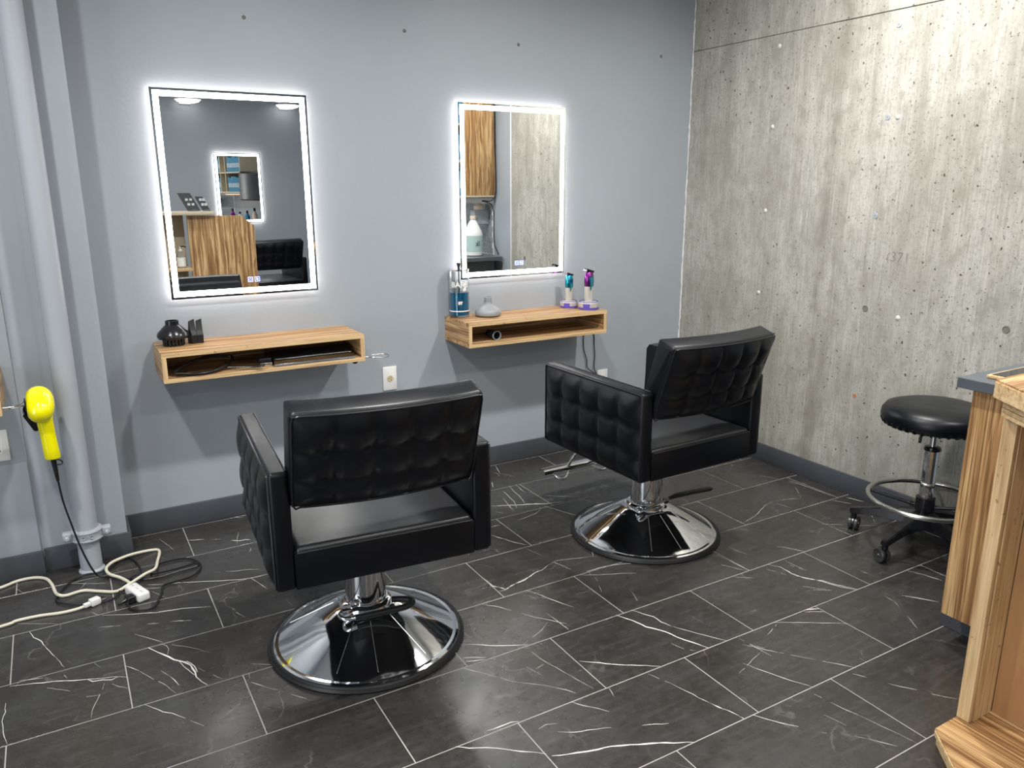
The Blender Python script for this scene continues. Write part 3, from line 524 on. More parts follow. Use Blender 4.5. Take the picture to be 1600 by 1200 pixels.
# ================================================================== WALL SHELVES
def box_shelf(x0, x1, label, wy=YW, d=.26, z0=.70, z1=.818, y_front=None):
    t = tag(empty('floating_shelf', ((x0+x1)/2, wy, z0)), label, 'shelf', 'zebrano box shelves of the styling stations')
    w = (x1-x0)/2; h = z1-z0; k = .0175; yf = -d
    box('top_board', (-w, yf+.0012, h-k), (w, 0, h), 'zx', t, .001, 1)
    box('bottom_board', (-w, yf+.0012, 0), (w, 0, k), 'zx', t, .001, 1)
    for s in (-1, 1):
        a, b = (-w, -w+k) if s < 0 else (w-k, w)
        p = box('side_panel', (a, yf+.0012, k+.0003), (b, 0, h-k-.0003), 'zy', t, .0006, 1)
        box('edge_band', (a, yf, k), (b, yf+.0012, h-k), 'pz', p)
    box('back_panel', (-w+k, -.014, k), (w-k, 0, h-k), 'zx', t)
    for a, b in ((0, k), (h-k, h)): box('edge_band', (-w, yf, a), (w, yf+.0012, b), 'px', t)
    bmS = bmesh.new()
    for sx in (-.62, -.61, .25): 
        for dz in (.045, .066): bm_lathe(bmS, [(0, -.0165), (.004, -.0165), (.004, -.0135)], 8, (sx*w, 0, dz), Matrix(((1, 0, 0), (0, 0, 1), (0, -1, 0))) if False else 'y')
    bmS.free()
    for sx, dz in ((-.6, .035), (-.6, .066), (.3, .075)):
        lathe('screw', [(0, .0025), (.003, .0022), (.004, 0)], 'steel', t, 8, (sx*w, -.014, dz), Matrix(((1, 0, 0), (0, 0, -1), (0, 1, 0))))
    return t
box_shelf(.308, 1.122, 'long open zebrano box shelf under the left mirror, holding black hand mirror and foil cutter')
box_shelf(1.632, 2.432, 'long open zebrano box shelf under the right mirror, holding blue jar and clippers')
box_shelf(-1.03, -.213, 'zebrano box shelf cut off at the left photo edge, carrying the yellow dryer', wy=-.162)

# ================================================================== PIPE
t = tag(empty('drain_pipe', (-.022, -.225, 0)), 'grey-painted vertical drain pipe with a bolted coupling near the floor', 'pipe')
lathe('pipe_run', [(.0395, .17), (.0395, CEIL-.001)], 'pipe', t, 32)
lathe('pipe_stub', [(.046, 0), (.046, .004), (.0385, .012), (.0385, .17)], 'pipe', t, 32)
cl = lathe('coupling', [(.039, .128), (.052, .130), (.055, .136), (.052, .142), (.052, .162), (.055, .168), (.052, .174), (.039, .176)], 'pipe', t, 36)
for s in (-1, 1):
    box('coupling_ear', (s*.066-.017, -.016, .135), (s*.066+.017, .016, .170), 'pipe', t, .006, 3)
    lathe('bolt', [(0, -.034), (.006, -.034), (.010, -.031), (.010, -.022), (.006, -.022), (.006, 0)], 'pipe', t, 6, (s*.068, 0, .153), Matrix(((1, 0, 0), (0, 0, 1), (0, -1, 0))))
text('casting_mark', 'DFC', .022, 'pipe', t, Matrix.Translation((0, -.0525, .152)) @ Matrix.Rotation(R(90), 4, 'X'), .001)

# ================================================================== OUTLETS, ANCHORS
def outlet(loc, label, round_=True, w=.07, h=.116):
    t = tag(empty('wall_outlet', loc), label, 'outlet')
    box('cover_plate', (-w/2, -.006, -h/2), (w/2, 0, h/2), 'white', t, .002, 2)
    ax = Matrix(((1, 0, 0), (0, 0, 1), (0, -1, 0)))
    if round_:
        p = lathe('socket', [(0, -.0085), (.015, -.0085), (.0165, -.007), (.0165, -.004)], 'ivory', t, 24, (0, 0, 0), ax)
        for a in (90, 210, 330): 
            box('slot', (-.0012+.007*math.cos(R(a-30)), -.0092, -.0035+.007*math.sin(R(a-30))), (.0012+.007*math.cos(R(a-30)), -.008, .0035+.007*math.sin(R(a-30))), 'blackm', p)
    else:
        p = box('socket', (-.0165, -.009, -.033), (.0165, -.004, .033), 'white', t, .002, 2)
        for z in (-.018, .018):
            for x in (-.006, .006): box('slot', (x-.001, -.0096, z-.004), (x+.001, -.0085, z+.004), 'blackm', p)
    return t
outlet((1.331, YW, .54), 'white wall plate with a round ivory socket between the two shelves')
outlet((2.607, YW, .373), 'white wall outlet low behind the right chair, clipper cords plugged in', False)
outlet((-.262, -.162, .527), 'white outlet plate cut by the left photo edge, under the dryer shelf', False)
for x, z, lab in ((.778, 2.095, 'above the left mirror'), (1.468, 2.106, 'high between the two mirrors'), (2.055, 2.096, 'above the right mirror'), (2.942, 2.109, 'high beside the concrete wall')):
    o = lathe('wall_anchor', [(0, -.004), (.004, -.004), (.006, -.0015), (.0085, .0)], 'joint', None, 10, (0, 0, 0), Matrix(((1, 0, 0), (0, 0, 1), (0, -1, 0))))
    o.location = (x, YW, z); tag(o, 'small empty screw anchor in the grey wall, ' + lab, 'wall anchor')
# ================================================================== SALON CHAIRS
def quilt_mesh(nx, ny, amp, fmap, m, parent, name='quilted_panel', res=9, sag=.17):
    bm = bmesh.new(); NX, NY = nx*res, ny*res; V = []
    for j in range(NY+1):
        row = []
        for i in range(NX+1):
            u, v = i/NX, j/NY
            fx = (u*nx) % 1.
            vv = v*ny + sag*math.sin(PI*fx)*(1 if 0 < v < 1 else 0)*min(1, (1-v)*ny, v*ny*1.)      # seams hang down in the middle of each puff
            px = abs(math.sin(PI*u*nx)); pz = abs(math.sin(PI*vv))
            hgt = (.45+.55*px**.38)*(.04+.96*pz**.36)
            edge = min(1, min(u, 1-u)*nx*2.2, min(v, 1-v)*ny*2.2)**.5 if 0 < u < 1 and 0 < v < 1 else 0
            row.append(bm.verts.new(fmap(u, v, amp*hgt*edge)))
        V.append(row)
    for j in range(NY):
        for i in range(NX): bm.faces.new((V[j][i], V[j][i+1], V[j+1][i+1], V[j+1][i]))
    return from_bm(name, bm, m, parent, smooth=True)

WX, DY, Z0, Z1, AT = .313, .31, .380, .722, .054
def back_pt(u, v, t):
    """u across, v up the back 0..1, t = depth behind the front face (towards the camera side is rear)"""
    x = (u-.5)*.522; z0b, z1b = .612, .898; lean = .098
    y = -.298 - lean*v - .036*(1-(2*u-1)**2)
    nz = -.31; ny = .95
    z = z0b + (z1b-z0b)*v
    return Vector((x, y + (.085-t)*ny, z + (.085-t)*(-nz)))
def rounded_back(parent):
    bm = bmesh.new(); N = 22; rings = []
    prof = []     # cross-section (v, t) rounded rectangle
    r = .018; h = .30
    def corner(cv, ct, a0):
        return [(cv + r*math.cos(a0+PI/2*k/4), ct + r*math.sin(a0+PI/2*k/4)) for k in range(5)]
    sec = corner(h-r, .085-r, 0) + corner(r, .085-r, PI/2) + corner(r, r, PI) + corner(h-r, r, 3*PI/2)
    US = [0, .003, .008, .016, .026, .036] + [.036 + (1-.072)*i/N for i in range(1, N)] + [1-x for x in (.036, .026, .016, .008, .003, 0)]
    for u in US:
        e = min(u, 1-u)*.522
        k = r - math.sqrt(max(0, r*r-(r-min(e, r))**2))   # round the ends
        ring = []
        for cv, ct in sec:
            cv2 = min(max(cv, k), h-k); ct2 = min(max(ct, k*.7), .085-k*.7)
            ring.append(bm.verts.new(back_pt(u, cv2/h, ct2)))
        rings.append(ring)
    n = len(sec)
    for A, B in zip(rings[:-1], rings[1:]):
        for k in range(n): bm.faces.new((A[k], A[(k+1) % n], B[(k+1) % n], B[k]))
    bm.faces.new(rings[0]); bm.faces.new(rings[-1][::-1])
    return from_bm('backrest', bm, 'leather', parent, auto=50)

def salon_chair(loc, rz, label, lever):
    t = tag(empty('salon_chair', loc, rz), label, 'chair', 'black styling chairs')
    # base
    b = lathe('base', [(.302, .006), (.302, .016), (.293, .021), (.283, .021), (.268, .030), (.18, .078), (.105, .118), (.078, .124), (0, .124)], 'chrome', t, 72, auto=25)
    lathe('rubber_rim', [(.300, 0), (.314, 0), (.318, .006), (.314, .014), (.309, .012), (.305, .0175), (.300, .018)], 'rubber', t, 72)
    for a in (-62, -98, -125, 35, 150):
        a = R(a); tube('base_seam', [(r*math.cos(a), r*math.sin(a), z+.0006) for r, z in ((.11, .1155), (.18, .078), (.262, .0332))], .0011, 'steel', b, 5)
    lathe('collar', [(.079, .120), (.082, .124), (.082, .136), (.076, .140), (.066, .141)], 'chrome', t, 48)
    lathe('column', [(.0645, .136), (.0645, .34), (.04, .341), (.04, Z0)], 'chrome', t, 48)
    tube('column_seam', spline([(.0648*math.sin(R(a)), -.0648*math.cos(R(a)), z) for a, z in ((-75, .145), (-50, .17), (-30, .22), (-22, .28), (-20, .338))], 5), .0012, 'blackm', t, 5)
    tube('column_seam', spline([(.0648*math.sin(R(a)), -.0648*math.cos(R(a)), z) for a, z in ((80, .145), (62, .17), (45, .22), (34, .28), (30, .338))], 5), .0012, 'blackm', t, 5)
    box('mounting_plate', (-.12, -.12, Z0-.016), (.12, .12, Z0), 'blackm', t, .003)
    # pump lever
    if lever == 'down':
        lv = tube('pump_lever', [(-.05, -.045, .139), (-.088, -.055, .140), (-.104, -.075, .138), (-.090, -.096, .135), (-.05, -.104, .134)], .0065, 'chrome', t, 8, sm=5)
        tube('lever_grip', [(-.060, -.103, .135), (.02, -.114, .139), (.095, -.122, .144), (.122, -.112, .147), (.120, -.092, .148), (.095, -.074, .147), (.07, -.062, .145)], .0105, 'rubber', lv, 10, sm=5)
        box('lever_bracket', (-.095, -.075, .126), (-.060, -.040, .150), 'chrome', lv, .006)
    else:
        lv = tube('pump_lever', [(-.070, -.035, .137), (-.095, -.055, .136), (-.095, -.074, .139), (-.06, -.079, .145), (.07, -.080, .166)], .0055, 'chrome', t, 8, sm=4)
        tube('lever_grip', [(.055, -.080, .164), (.10, -.080, .168), (.20, -.079, .163), (.295, -.078, .155), (.312, -.078, .153)], [.008, .0125, .0125, .012, .007], 'rubber', lv, 10, flat=.85)
        box('lever_bracket', (-.098, -.07, .127), (-.070, -.040, .146), 'chrome', lv, .005)
        box('lever_bracket', (.060, -.055, .127), (.082, -.032, .146), 'blackm', lv, .004)
    # seat box
    box('seat_frame', (-WX+AT-.002, -DY, Z0), (WX-AT+.002, DY-.02, .487), 'leather', t, .005, 2)
    box('seat_cushion', (-WX+AT+.003, -DY+.005, .470), (WX-AT-.003, DY+.01, .502), 'seat', t, .014, 3)
    tube('seat_piping', [(-WX+AT+.006, -DY-.001, .4885), (WX-AT-.006, -DY-.001, .4885)], .003, 'piping', t, 6)
    # arms
    for s in (-1, 1):
        a, b2 = (-WX, -WX+AT) if s < 0 else (WX-AT, WX)
        arm = box('armrest', (a, -DY, Z0), (b2, DY, Z1), 'leather', t, .013, 4)
        xo_ = s*WX
        quilt_mesh(5, 3, .020, lambda u, v, h: (xo_ + s*(h-.001), -DY+.012 + u*(2*DY-.024), Z0+.012 + v*(Z1-Z0-.024)), 'leather', arm)
        pts = [(xo_+s*.0005, -DY+.008, Z0+.01), (xo_+s*.0005, -DY+.008, Z1-.012), (xo_+s*.0005, -DY+.014, Z1-.008), (xo_+s*.0005, DY-.014, Z1-.008), (xo_+s*.0005, DY-.008, Z1-.012), (xo_+s*.0005, DY-.008, Z0+.01)]
        tube('piping', pts, .0028, 'piping', arm, 6)
        tube('piping', [(s*(WX-AT+.006), -DY+.012, Z1+.0), (s*(WX-AT+.006), DY-.012, Z1)], .0018, 'piping', arm, 6)
    # backrest
    bk = rounded_back(t)
    quilt_mesh(5, 3, .021, lambda u, v, h: back_pt(.015+.97*u, .03+.94*v, .0855+h), 'leather', bk)
    rim = [back_pt(u, v, .0855) for u, v in [(.012, .04), (.012, .5), (.012, .93), (.03, .972)] + [(u/20, .978) for u in range(1, 20)] + [(.97, .972), (.988, .93), (.988, .5), (.988, .04)] + [(u/20, .02) for u in range(19, 0, -1)]]
    tube('piping', rim, .0032, 'piping', bk, 6, closed=True, sm=2)
    # thick front cushion on the backrest
    bm = bmesh.new(); rings = []
    for i in range(15):
        u = .05 + .90*i/14
        ring = []
        e = min(i, 14-i)/14; rd = .012 if e < .03 else 0
        for v, dt in ((.03, 0), (.03, -.02), (.45, -.055), (.80, -.088), (.86, -.080), (.86, 0)):
            q = back_pt(u, v, .002); ring.append(bm.verts.new(q + Vector((0, -dt-rd*(dt < 0), -.3*dt*0))))
        rings.append(ring)
    for A, B in zip(rings[:-1], rings[1:]):
        for k in range(6): bm.faces.new((A[k], A[(k+1) % 6], B[(k+1) % 6], B[k]))
    bm.faces.new(rings[0]); bm.faces.new(rings[-1][::-1])
    bmesh.ops.bevel(bm, geom=[e for e in bm.edges if e.is_manifold and e.calc_face_angle(0) > .6], offset=.008, segments=2, affect='EDGES')
    from_bm('front_cushion', bm, 'leather', t, auto=45)
    # footrest
    fr = tube('footrest_frame', [(-.075, DY-.10, Z0-.004), (-.075, DY-.02, Z0-.03), (-.075, DY+.12, .21), (-.06, DY+.165, .150), (0, DY+.175, .140), (.06, DY+.165, .150), (.075, DY+.12, .21), (.075, DY-.02, Z0-.03), (.075, DY-.10, Z0-.004)], .0085, 'chrome', t, 10, sm=6)
    bm = bmesh.new(); poly = []
    for k in range(9):
        a = R(200 - k*27.5); poly.append((.026*math.cos(a), .017*math.sin(a)))
    for k in range(8, -1, -1):
        a = R(200 - k*27.5); poly.append((.0225*math.cos(a), .0135*math.sin(a)))
    bm_prism(bm, poly, -.205, .205)
    for v in bm.verts: x, y, z = v.co; v.co = (z, DY+.175 + x, .152 + y)
    from_bm('footrest_bar', bm, 'chrome', t, auto=30)
    for s in (-1, 1):
        tube('footrest_loop', [(s*.06, DY+.165, .148), (s*.10, DY+.13, .122), (s*.135, DY+.13, .122), (s*.15, DY+.165, .140)], .006, 'chrome', fr, 8, sm=5)
    return t
salon_chair((.742, -1.204, 0), -.086, 'black quilted leather styling chair facing the left mirror, nearest the camera', 'down')
salon_chair((2.050, -1.040, 0), .030, 'black quilted leather styling chair facing the right mirror, pump lever sticking out', 'out')
c3 = salon_chair((1.94, -5.02, 0), PI-ANG, 'black leather styling chair at the opposite wall, seen only in the left mirror', 'down')

# ================================================================== ROLLING STOOL
SX, SY = 2.932, -1.727
t = tag(empty('rolling_stool', (SX, SY, 0)), 'round black padded stool on five casters with a chrome foot ring', 'stool')
lathe('seat', [(0, .532), (.165, .528), (.185, .522), (.197, .532), (.203, .550), (.200, .572), (.188, .590), (.15, .603), (.08, .607), (0, .606)], 'leather', t, 56, auto=60)
bm = bmesh.new()
for k in range(40):
    a = 2*PI*k/40; bm_tube(bm, [((.178)*math.cos(a), .178*math.sin(a), .521), (.193*math.cos(a), .193*math.sin(a), .526), (.199*math.cos(a), .199*math.sin(a), .54)], .0055, 6)
from_bm('gathered_hem', bm, 'leather', t, auto=60)
lathe('seat_plate', [(0, .508), (.07, .508), (.075, .512), (.075, .53), (0, .53)], 'blackm', t, 24)
tube('height_handle', [(-.02, .0, .505), (-.05, .02, .485), (-.06, .02, .45)], .006, 'blackpl', t, 8, sm=4)
lathe('gas_lift', [(.014, .40), (.014, .51)], 'chrome', t, 20)
lathe('post_cap', [(.014, .432), (.029, .430), (.031, .424), (.031, .416), (.027, .414)], 'blackpl', t, 24)
lathe('post', [(.027, .20), (.027, .418)], 'chrome', t, 16, auto=20)
lathe('hub', [(.026, .10), (.040, .104), (.044, .13), (.032, .155), (.030, .16), (.036, .162), (.036, .215), (.028, .218)], 'blackpl', t, 28)
ring = [(.214*math.cos(2*PI*k/56), .214*math.sin(2*PI*k/56), .205) for k in range(56)]
tube('foot_ring', ring, .0105, 'steel', t, 10, closed=True)
for k in range(4):
    a = R(28+90*k); tube('ring_spoke', [(.035*math.cos(a), .035*math.sin(a), .175), (.205*math.cos(a), .205*math.sin(a), .203)], .007, 'blackpl', t, 8)
for k in range(5):
    a = R(112+72*k); ca, sa = math.cos(a), math.sin(a); Rr = .262
    bm = bmesh.new(); sec = []
    for r, z, w, h in ((.02, .122, .030, .036), (.09, .122, .028, .027), (.16, .113, .024, .019), (.22, .100, .021, .014), (Rr, .090, .019, .013), (Rr+.018, .088, .012, .011)):
        sec.append([bm.verts.new((r*ca - o_*sa, r*sa + o_*ca, z+zz)) for o_, zz in ((-w, -h), (w, -h), (w*.7, h), (-w*.7, h))])
    for A, B in zip(sec[:-1], sec[1:]):
        for q in range(4): bm.faces.new((A[q], A[(q+1) % 4], B[(q+1) % 4], B[q]))
    bm.faces.new(sec[0]); bm.faces.new(sec[-1][::-1])
    bmesh.ops.bevel(bm, geom=bm.edges[:], offset=.003, segments=2, affect='EDGES')
    lg = from_bm('leg', bm, 'blackpl', t, auto=45)
    sw = R(20+55*k); wx, wy = Rr*ca, Rr*sa
    cst = lathe('caster_stem', [(0, .058), (.012, .058), (.012, .085), (.009, .088), (.009, .10)], 'blackpl', lg, 12, (wx, wy, 0))
    hd = Vector((math.cos(sw), math.sin(sw), 0)); nrm = Vector((-hd.y, hd.x, 0)); cc = Vector((wx, wy, .0295)) + hd*.012
    ax = Matrix((hd, Vector((0, 0, 1)), nrm)).transposed()
    for s in (-1, 1):
        lathe('wheel', [(0, s*.004), (.026, s*.004), (.0292, s*.007), (.0292, s*.017), (.026, s*.0195), (.020, s*.0175), (0, s*.017)], 'caster', lg, 24, cc, ax)
        lathe('wheel_hub', [(0, s*.0205), (.005, s*.020), (.006, s*.017)], 'steel', lg, 10, cc, ax)
    bm = bmesh.new()
    pl = [(.031*math.cos(R(q)), .031*math.sin(R(q))) for q in range(10, 171, 20)] + [(-.012, .012), (.012, .012)]
    bm_prism(bm, pl, -.0035, .0035)
    for v in bm.verts: v.co = cc + ax @ v.co
    from_bm('caster_fork', bm, 'blackpl', lg)

# ================================================================== CABINETS, COUNTER AND RECEPTION DESK (right)
t = tag(empty('base_cabinet', (2.34, -2.17, 0)), 'zebrano-faced base cabinet with dark toe kick, behind the plywood-edged desk', 'cabinet')
box('side_panel', (2.34, -2.95, .098), (2.362, -2.17, .848), 'zz', t, .001, 1, world=True)
box('end_panel', (2.363, -2.19, .098), (3.10, -2.172, .848), 'panelg', t, .001, 1, world=True)
box('carcass', (2.363, -2.93, .10), (3.10, -2.192, .848), 'panelg', t, world=True)
box('toe_kick', (2.437, -2.93, 0), (3.10, -2.12, .10), 'base', t, .001, 1, world=True)
t = tag(empty('worktop', (2.30, -2.14, .85)), 'dark grey worktop on the zebrano cabinet, cream slip lying on it', 'worktop')
box('slab', (2.30, -3.0, .851), (3.155, -2.14, .882), 'counter', t, .0015, 1, world=True)
t = tag(empty('card_reader', (2.49, -2.20, .882)), 'black glass-topped device with a cream case lying on the grey worktop', 'tablet')
box('case', (2.36, -2.35, .8825), (2.62, -2.19, .893), 'px', t, .003, 2, world=True)
box('screen', (2.37, -2.34, .8932), (2.61, -2.20, .8945), 'screen', t, .0003, 1, world=True)

t = tag(empty('reception_desk', (1.95, -2.46, 0)), 'reception desk with chamfered zebrano top and plywood edges, right foreground', 'desk')
TZ = .990
top = [(1.912, -2.447), (2.28, -2.447), (2.28, -3.05), (1.83, -3.05), (1.83, -2.57)]
prism('top_board', top, TZ-.046, TZ-.0032, 'px', t, .003, world=True)
prism('top_veneer', [(x+.0015, y-.0015) for x, y in top], TZ-.003, TZ, 'zx', t, .0008, world=True)
sub = [(1.932, -2.462), (2.26, -2.462), (2.26, -3.03), (1.855, -3.03), (1.855, -2.58)]
for k in range(4): prism('ply_layer', [(x + (.0015 if k % 2 else 0), y) for x, y in sub], TZ-.046-.0115*(k+1)+.0006, TZ-.046-.0115*k-.0004, 'py' if k % 2 else 'px', t, .0008, world=True)
box('end_panel', (1.95, -2.495, .0505), (2.24, -2.4615, TZ-.093), 'pz', t, .001, 1, world=True)
box('edge_strip', (1.965, -2.4985, .0505), (2.05, -2.4955, TZ-.093), 'pz', t, .001, 1, world=True)
box('back_panel', (2.052, -3.03, .0505), (2.07, -2.499, TZ-.093), 'brown', t, world=True)
led = [(1.853, -2.466), (2.24, -2.427), (2.24, -3.33), (1.60, -3.33), (1.60, -2.76), (1.75, -2.57)]
led = [(1.853, -2.462), (2.24, -2.461), (2.24, -3.03), (1.62, -3.03), (1.62, -2.73)]
prism('foot_ledge', led, .030, .0472, 'px', t, .002, world=True)
prism('ledge_veneer', [(x+(.003 if x < 1.9 else 0), y) for x, y in led], .0474, .050, 'zy', t, .0006, world=True)
prism('ledge_edge', [(x+(.010 if x < 1.9 else -.01), y-.003) for x, y in led], .0, .0295, 'px', t, .001, world=True)

# things seen only in the mirrors: station divider behind the camera, wall cabinet, back counter
t = tag(empty('station_divider', (1.30, -3.82, 0)), 'tall zebrano divider panel with a clipped corner, seen in the left mirror', 'divider')
prism('panel', [(1.02, 0), (1.565, 0), (1.572, 1.105), (1.46, 1.192), (1.02, 1.199)], -3.83, -3.80, 'zzw', t, .001, plane='xz', world=True)
box('counter_top', (.72, -4.05, 1.205), (1.24, -3.74, 1.232), 'pale', t, .002, world=True)
box('rear_board', (.70, -4.06, 0), (1.02, -4.03, 1.20), 'pale', t, .001, world=True)
box('low_shelf', (.72, -4.03, .735), (1.02, -3.76, .757), 'px', t, .001, world=True)
box('side_panel', (.70, -4.02, 0), (.718, -3.77, 1.20), 'pz', t, .001, world=True)
t = tag(empty('soap_bottle', (.95, -3.86, .7575)), 'clear pump bottle with white label on the low shelf, left mirror reflection', 'bottle')
lathe('bottle_body', [(0, 0), (.033, 0), (.036, .004), (.036, .10), (.028, .125), (.014, .135), (.014, .145)], 'clear', t, 24)
lathe('bottle_label', [(.0365, .015), (.0365, .09)], 'white', t, 24)
lathe('pump', [(.016, .143), (.016, .158), (.006, .160), (.006, .185), (0, .186)], 'white', t, 16)
tube('spout', [(0, 0, .182), (.03, .01, .184), (.045, .015, .176)], .005, 'blackpl', t, 8)
for i, (x, tilt, lab) in enumerate(((1.10, -.28, 'left'), (1.20, -.22, 'right'))):
    t = tag(empty('leaflet', (x, -3.90+.02*i, 1.2325)), 'black printed card standing on the divider top, %s of two in the mirror' % lab, 'card')
    bm = bmesh.new(); bm_prism(bm, [(-.052+.02*i, 0), (.052-.02*i, 0), (.052-.02*i, .15-.03*i), (-.052+.02*i, .15-.03*i)], -.0015, .0015)
    for v in bm.verts: x_, y_, z_ = v.co; v.co = (x_*1.0 - y_*.45, z_+y_*tilt, y_+.002)
    cd = from_bm('card', bm, 'blackm', t)
    box('stand', (-.03, -.02, 0), (.03, .03, .012), 'clear', t, .002)
    bm = bmesh.new()
    for r_i, zz in enumerate((.055, .095)):
        for xx in (-.028+.008*i, .006): bm_box(bm, (xx-.35*zz, .0028+zz*tilt, zz-.012), (xx+.022-.35*zz, .0040+zz*tilt, zz+.012))
    from_bm('printed_picture', bm, 'boxw', cd)

t = tag(empty('wall_cabinet', (3.16, -2.25, 1.345)), 'zebrano wall cabinet with cubbies beside the concrete, seen in the right mirror', 'cabinet')
box('end_panel', (2.885, -2.27, 1.365), (3.155, -2.25, 2.45), 'zzw', t, .001, world=True)
box('edge_band', (2.870, -2.27, 1.353), (3.155, -2.25, 1.3645), 'pale', t, world=True)
for z in (1.345, 1.62, 1.90, 2.18, 2.44): box('shelf_board', (2.875, -3.85, z), (3.155, -2.271, z+.018), 'pale', t, world=True)
for y in (-2.62, -2.80, -3.16, -3.34, -3.85): 
    box('divider', (2.875, y, 1.364), (3.155, y+.016, 2.439), 'pale', t, world=True)
box('back_board', (3.1555, -3.85, 1.345), (3.165, -2.271, 2.45), 'pale', t, world=True)
rb = random.Random(11)
for (y0, y1) in ((-2.60, -2.30), (-3.14, -2.83), (-3.84, -3.37)):
    for z in (1.3635, 1.6385, 1.9185):
        y = y0
        while y < y1-.05:
            hgt = rb.choice([.20, .21, .19])
            o = box('product_box', (2.885, y, z), (3.06, y+.046, z+hgt), 'bluebox', None, .001, 1)
            tag(o, 'teal blue product box standing in the reflected wall cabinet cubbies', 'box', 'blue product boxes in the cubbies')
            box('box_label', (2.8838, y+.008, z+.06), (2.8848, y+.038, z+.12), 'boxw', o)
            y += .050
# power cord along the cabinet end
wc = bpy.data.objects['wall_cabinet']
tube('power_cord', [(3.135, -2.244, 2.40), (3.145, -2.243, 2.1), (3.15, -2.242, 1.75), (3.157, -2.243, 1.42), (3.12, -2.243, 1.325), (3.05, -2.28, 1.322), (3.155, -2.29, 1.27), (3.163, -2.29, 1.0), (3.155, -2.2, .895)], .004, 'cordb', wc, 6, sm=5, world=True)
# hexagonal backsplash
bs = box('wall_backsplash', (3.163, -2.90, .883), (3.1695, -2.30, 1.34), 'wall_low'); struct(bs)
bm = bmesh.new(); w_, h_ = .040, .056
for r in range(9):
    for k in range(15):
        cy = -2.325 - k*w_ - (r % 2)*w_/2; cz = .915 + r*h_*.80
        if cy < -2.885 or cz > 1.325: continue
        a = [(0, h_*.5), (w_*.5, h_*.27), (w_*.5, -h_*.27), (0, -h_*.5), (-w_*.5, -h_*.27), (-w_*.5, h_*.27)]
        bm_prism(bm, [(cy+y*.9, cz+z*.92) for y, z in a], 3.160, 3.1635)
for v in bm.verts: x, y, z = v.co; v.co = (z, x, y)
hx = from_bm('hexagon_tile', bm, 'hexg', bs); hx['kind'] = 'stuff'
t = tag(empty('gallon_jug', (2.99, -2.33, .8825)), 'big white gallon jug with pale green label on the worktop, right mirror reflection', 'jug')
lathe('jug_body', [(0, 0), (.068, 0), (.076, .008), (.078, .03), (.078, .17), (.070, .20), (.034, .27), (.022, .285), (.022, .30)], 'white', t, 32)
lathe('jug_label', [(.0788, .035), (.0788, .165)], 'hexlabel', t, 32)
lathe('jug_cap', [(.025, .295), (.025, .322), (0, .323)], 'warmwhite', t, 20)
text('lettering', 'lk', .06, 'blackm', t, Matrix.Translation((.0, .0795, .10)) @ Matrix.Rotation(R(180), 4, 'Z') @ Matrix.Rotation(R(90), 4, 'X'), .0006)
t = tag(empty('wall_dispenser', (3.13, -2.40, 1.18)), 'grey wall dispenser above the jug, right mirror reflection', 'dispenser')
box('dispenser_body', (3.02, -2.44, 1.13), (3.159, -2.36, 1.25), 'pipe', t, .008, world=True)
lathe('dispenser_top', [(.04, 0), (.04, .03), (.02, .05), (0, .052)], 'warmwhite', t, 20, (-.05, 0, .07))
tube('dispenser_nozzle', [(-.05, 0, .0), (-.11, .0, .0), (-.125, 0, -.015)], .008, 'blackpl', t, 8)
t = tag(empty('wall_monitor', (2.80, -4.25, 1.40)), 'black flat screen past the cubbies, in the reflected opposite mirror', 'monitor')
box('monitor_case', (2.80, -4.60, 1.25), (2.84, -3.95, 1.62), 'blackpl', t, .005, world=True)
box('screen', (2.7985, -4.59, 1.265), (2.7999, -3.96, 1.605), 'screen', t, world=True)
box('monitor_arm', (2.842, -4.3, 1.40), (3.168, -4.22, 1.46), 'blackm', t, .003, world=True)
t = tag(empty('under_cabinet_lamp', (3.0, -3.0, 1.335)), 'warm under-cabinet lamp strip, in the reflected opposite mirror', 'lamp')
box('lamp_case', (2.98, -3.80, 1.325), (3.06, -3.0, 1.3445), 'white', t, .002, world=True)
box('diffuser', (2.985, -3.79, 1.319), (3.055, -3.01, 1.3245), 'warm', t, .001, world=True)
# lower back counter along the right wall with a row of bottles, seen only by double reflection
t = tag(empty('back_counter', (2.60, -4.2, 0)), 'grey back counter along the right wall, in the reflected opposite mirror', 'counter')
box('carcass', (2.66, -4.9, .0), (3.165, -3.06, .848), 'panelg', t, world=True)
box('worktop', (2.62, -4.92, .851), (3.165, -3.04, .882), 'counter', t, .001, world=True)
for i, (y, m_, h) in enumerate(((-3.30, 'magenta', .24), (-3.55, 'white', .2), (-3.80, 'bluebox', .22), (-4.05, 'warmwhite', .26))):
    t = tag(empty('styling_bottle', (2.95, y, .8825)), '%s styling bottle on the back counter, in the reflected opposite mirror' % {'magenta': 'dark pink', 'white': 'white', 'bluebox': 'blue', 'warmwhite': 'cream'}[m_], 'bottle')
    lathe('bottle_body', [(0, 0), (.034, 0), (.036, .004), (.036, h*.65), (.016, h*.8), (.014, h*.85)], m_, t, 20)
    lathe('cap', [(.016, h*.84), (.016, h), (0, h)], 'blackpl', t, 14)
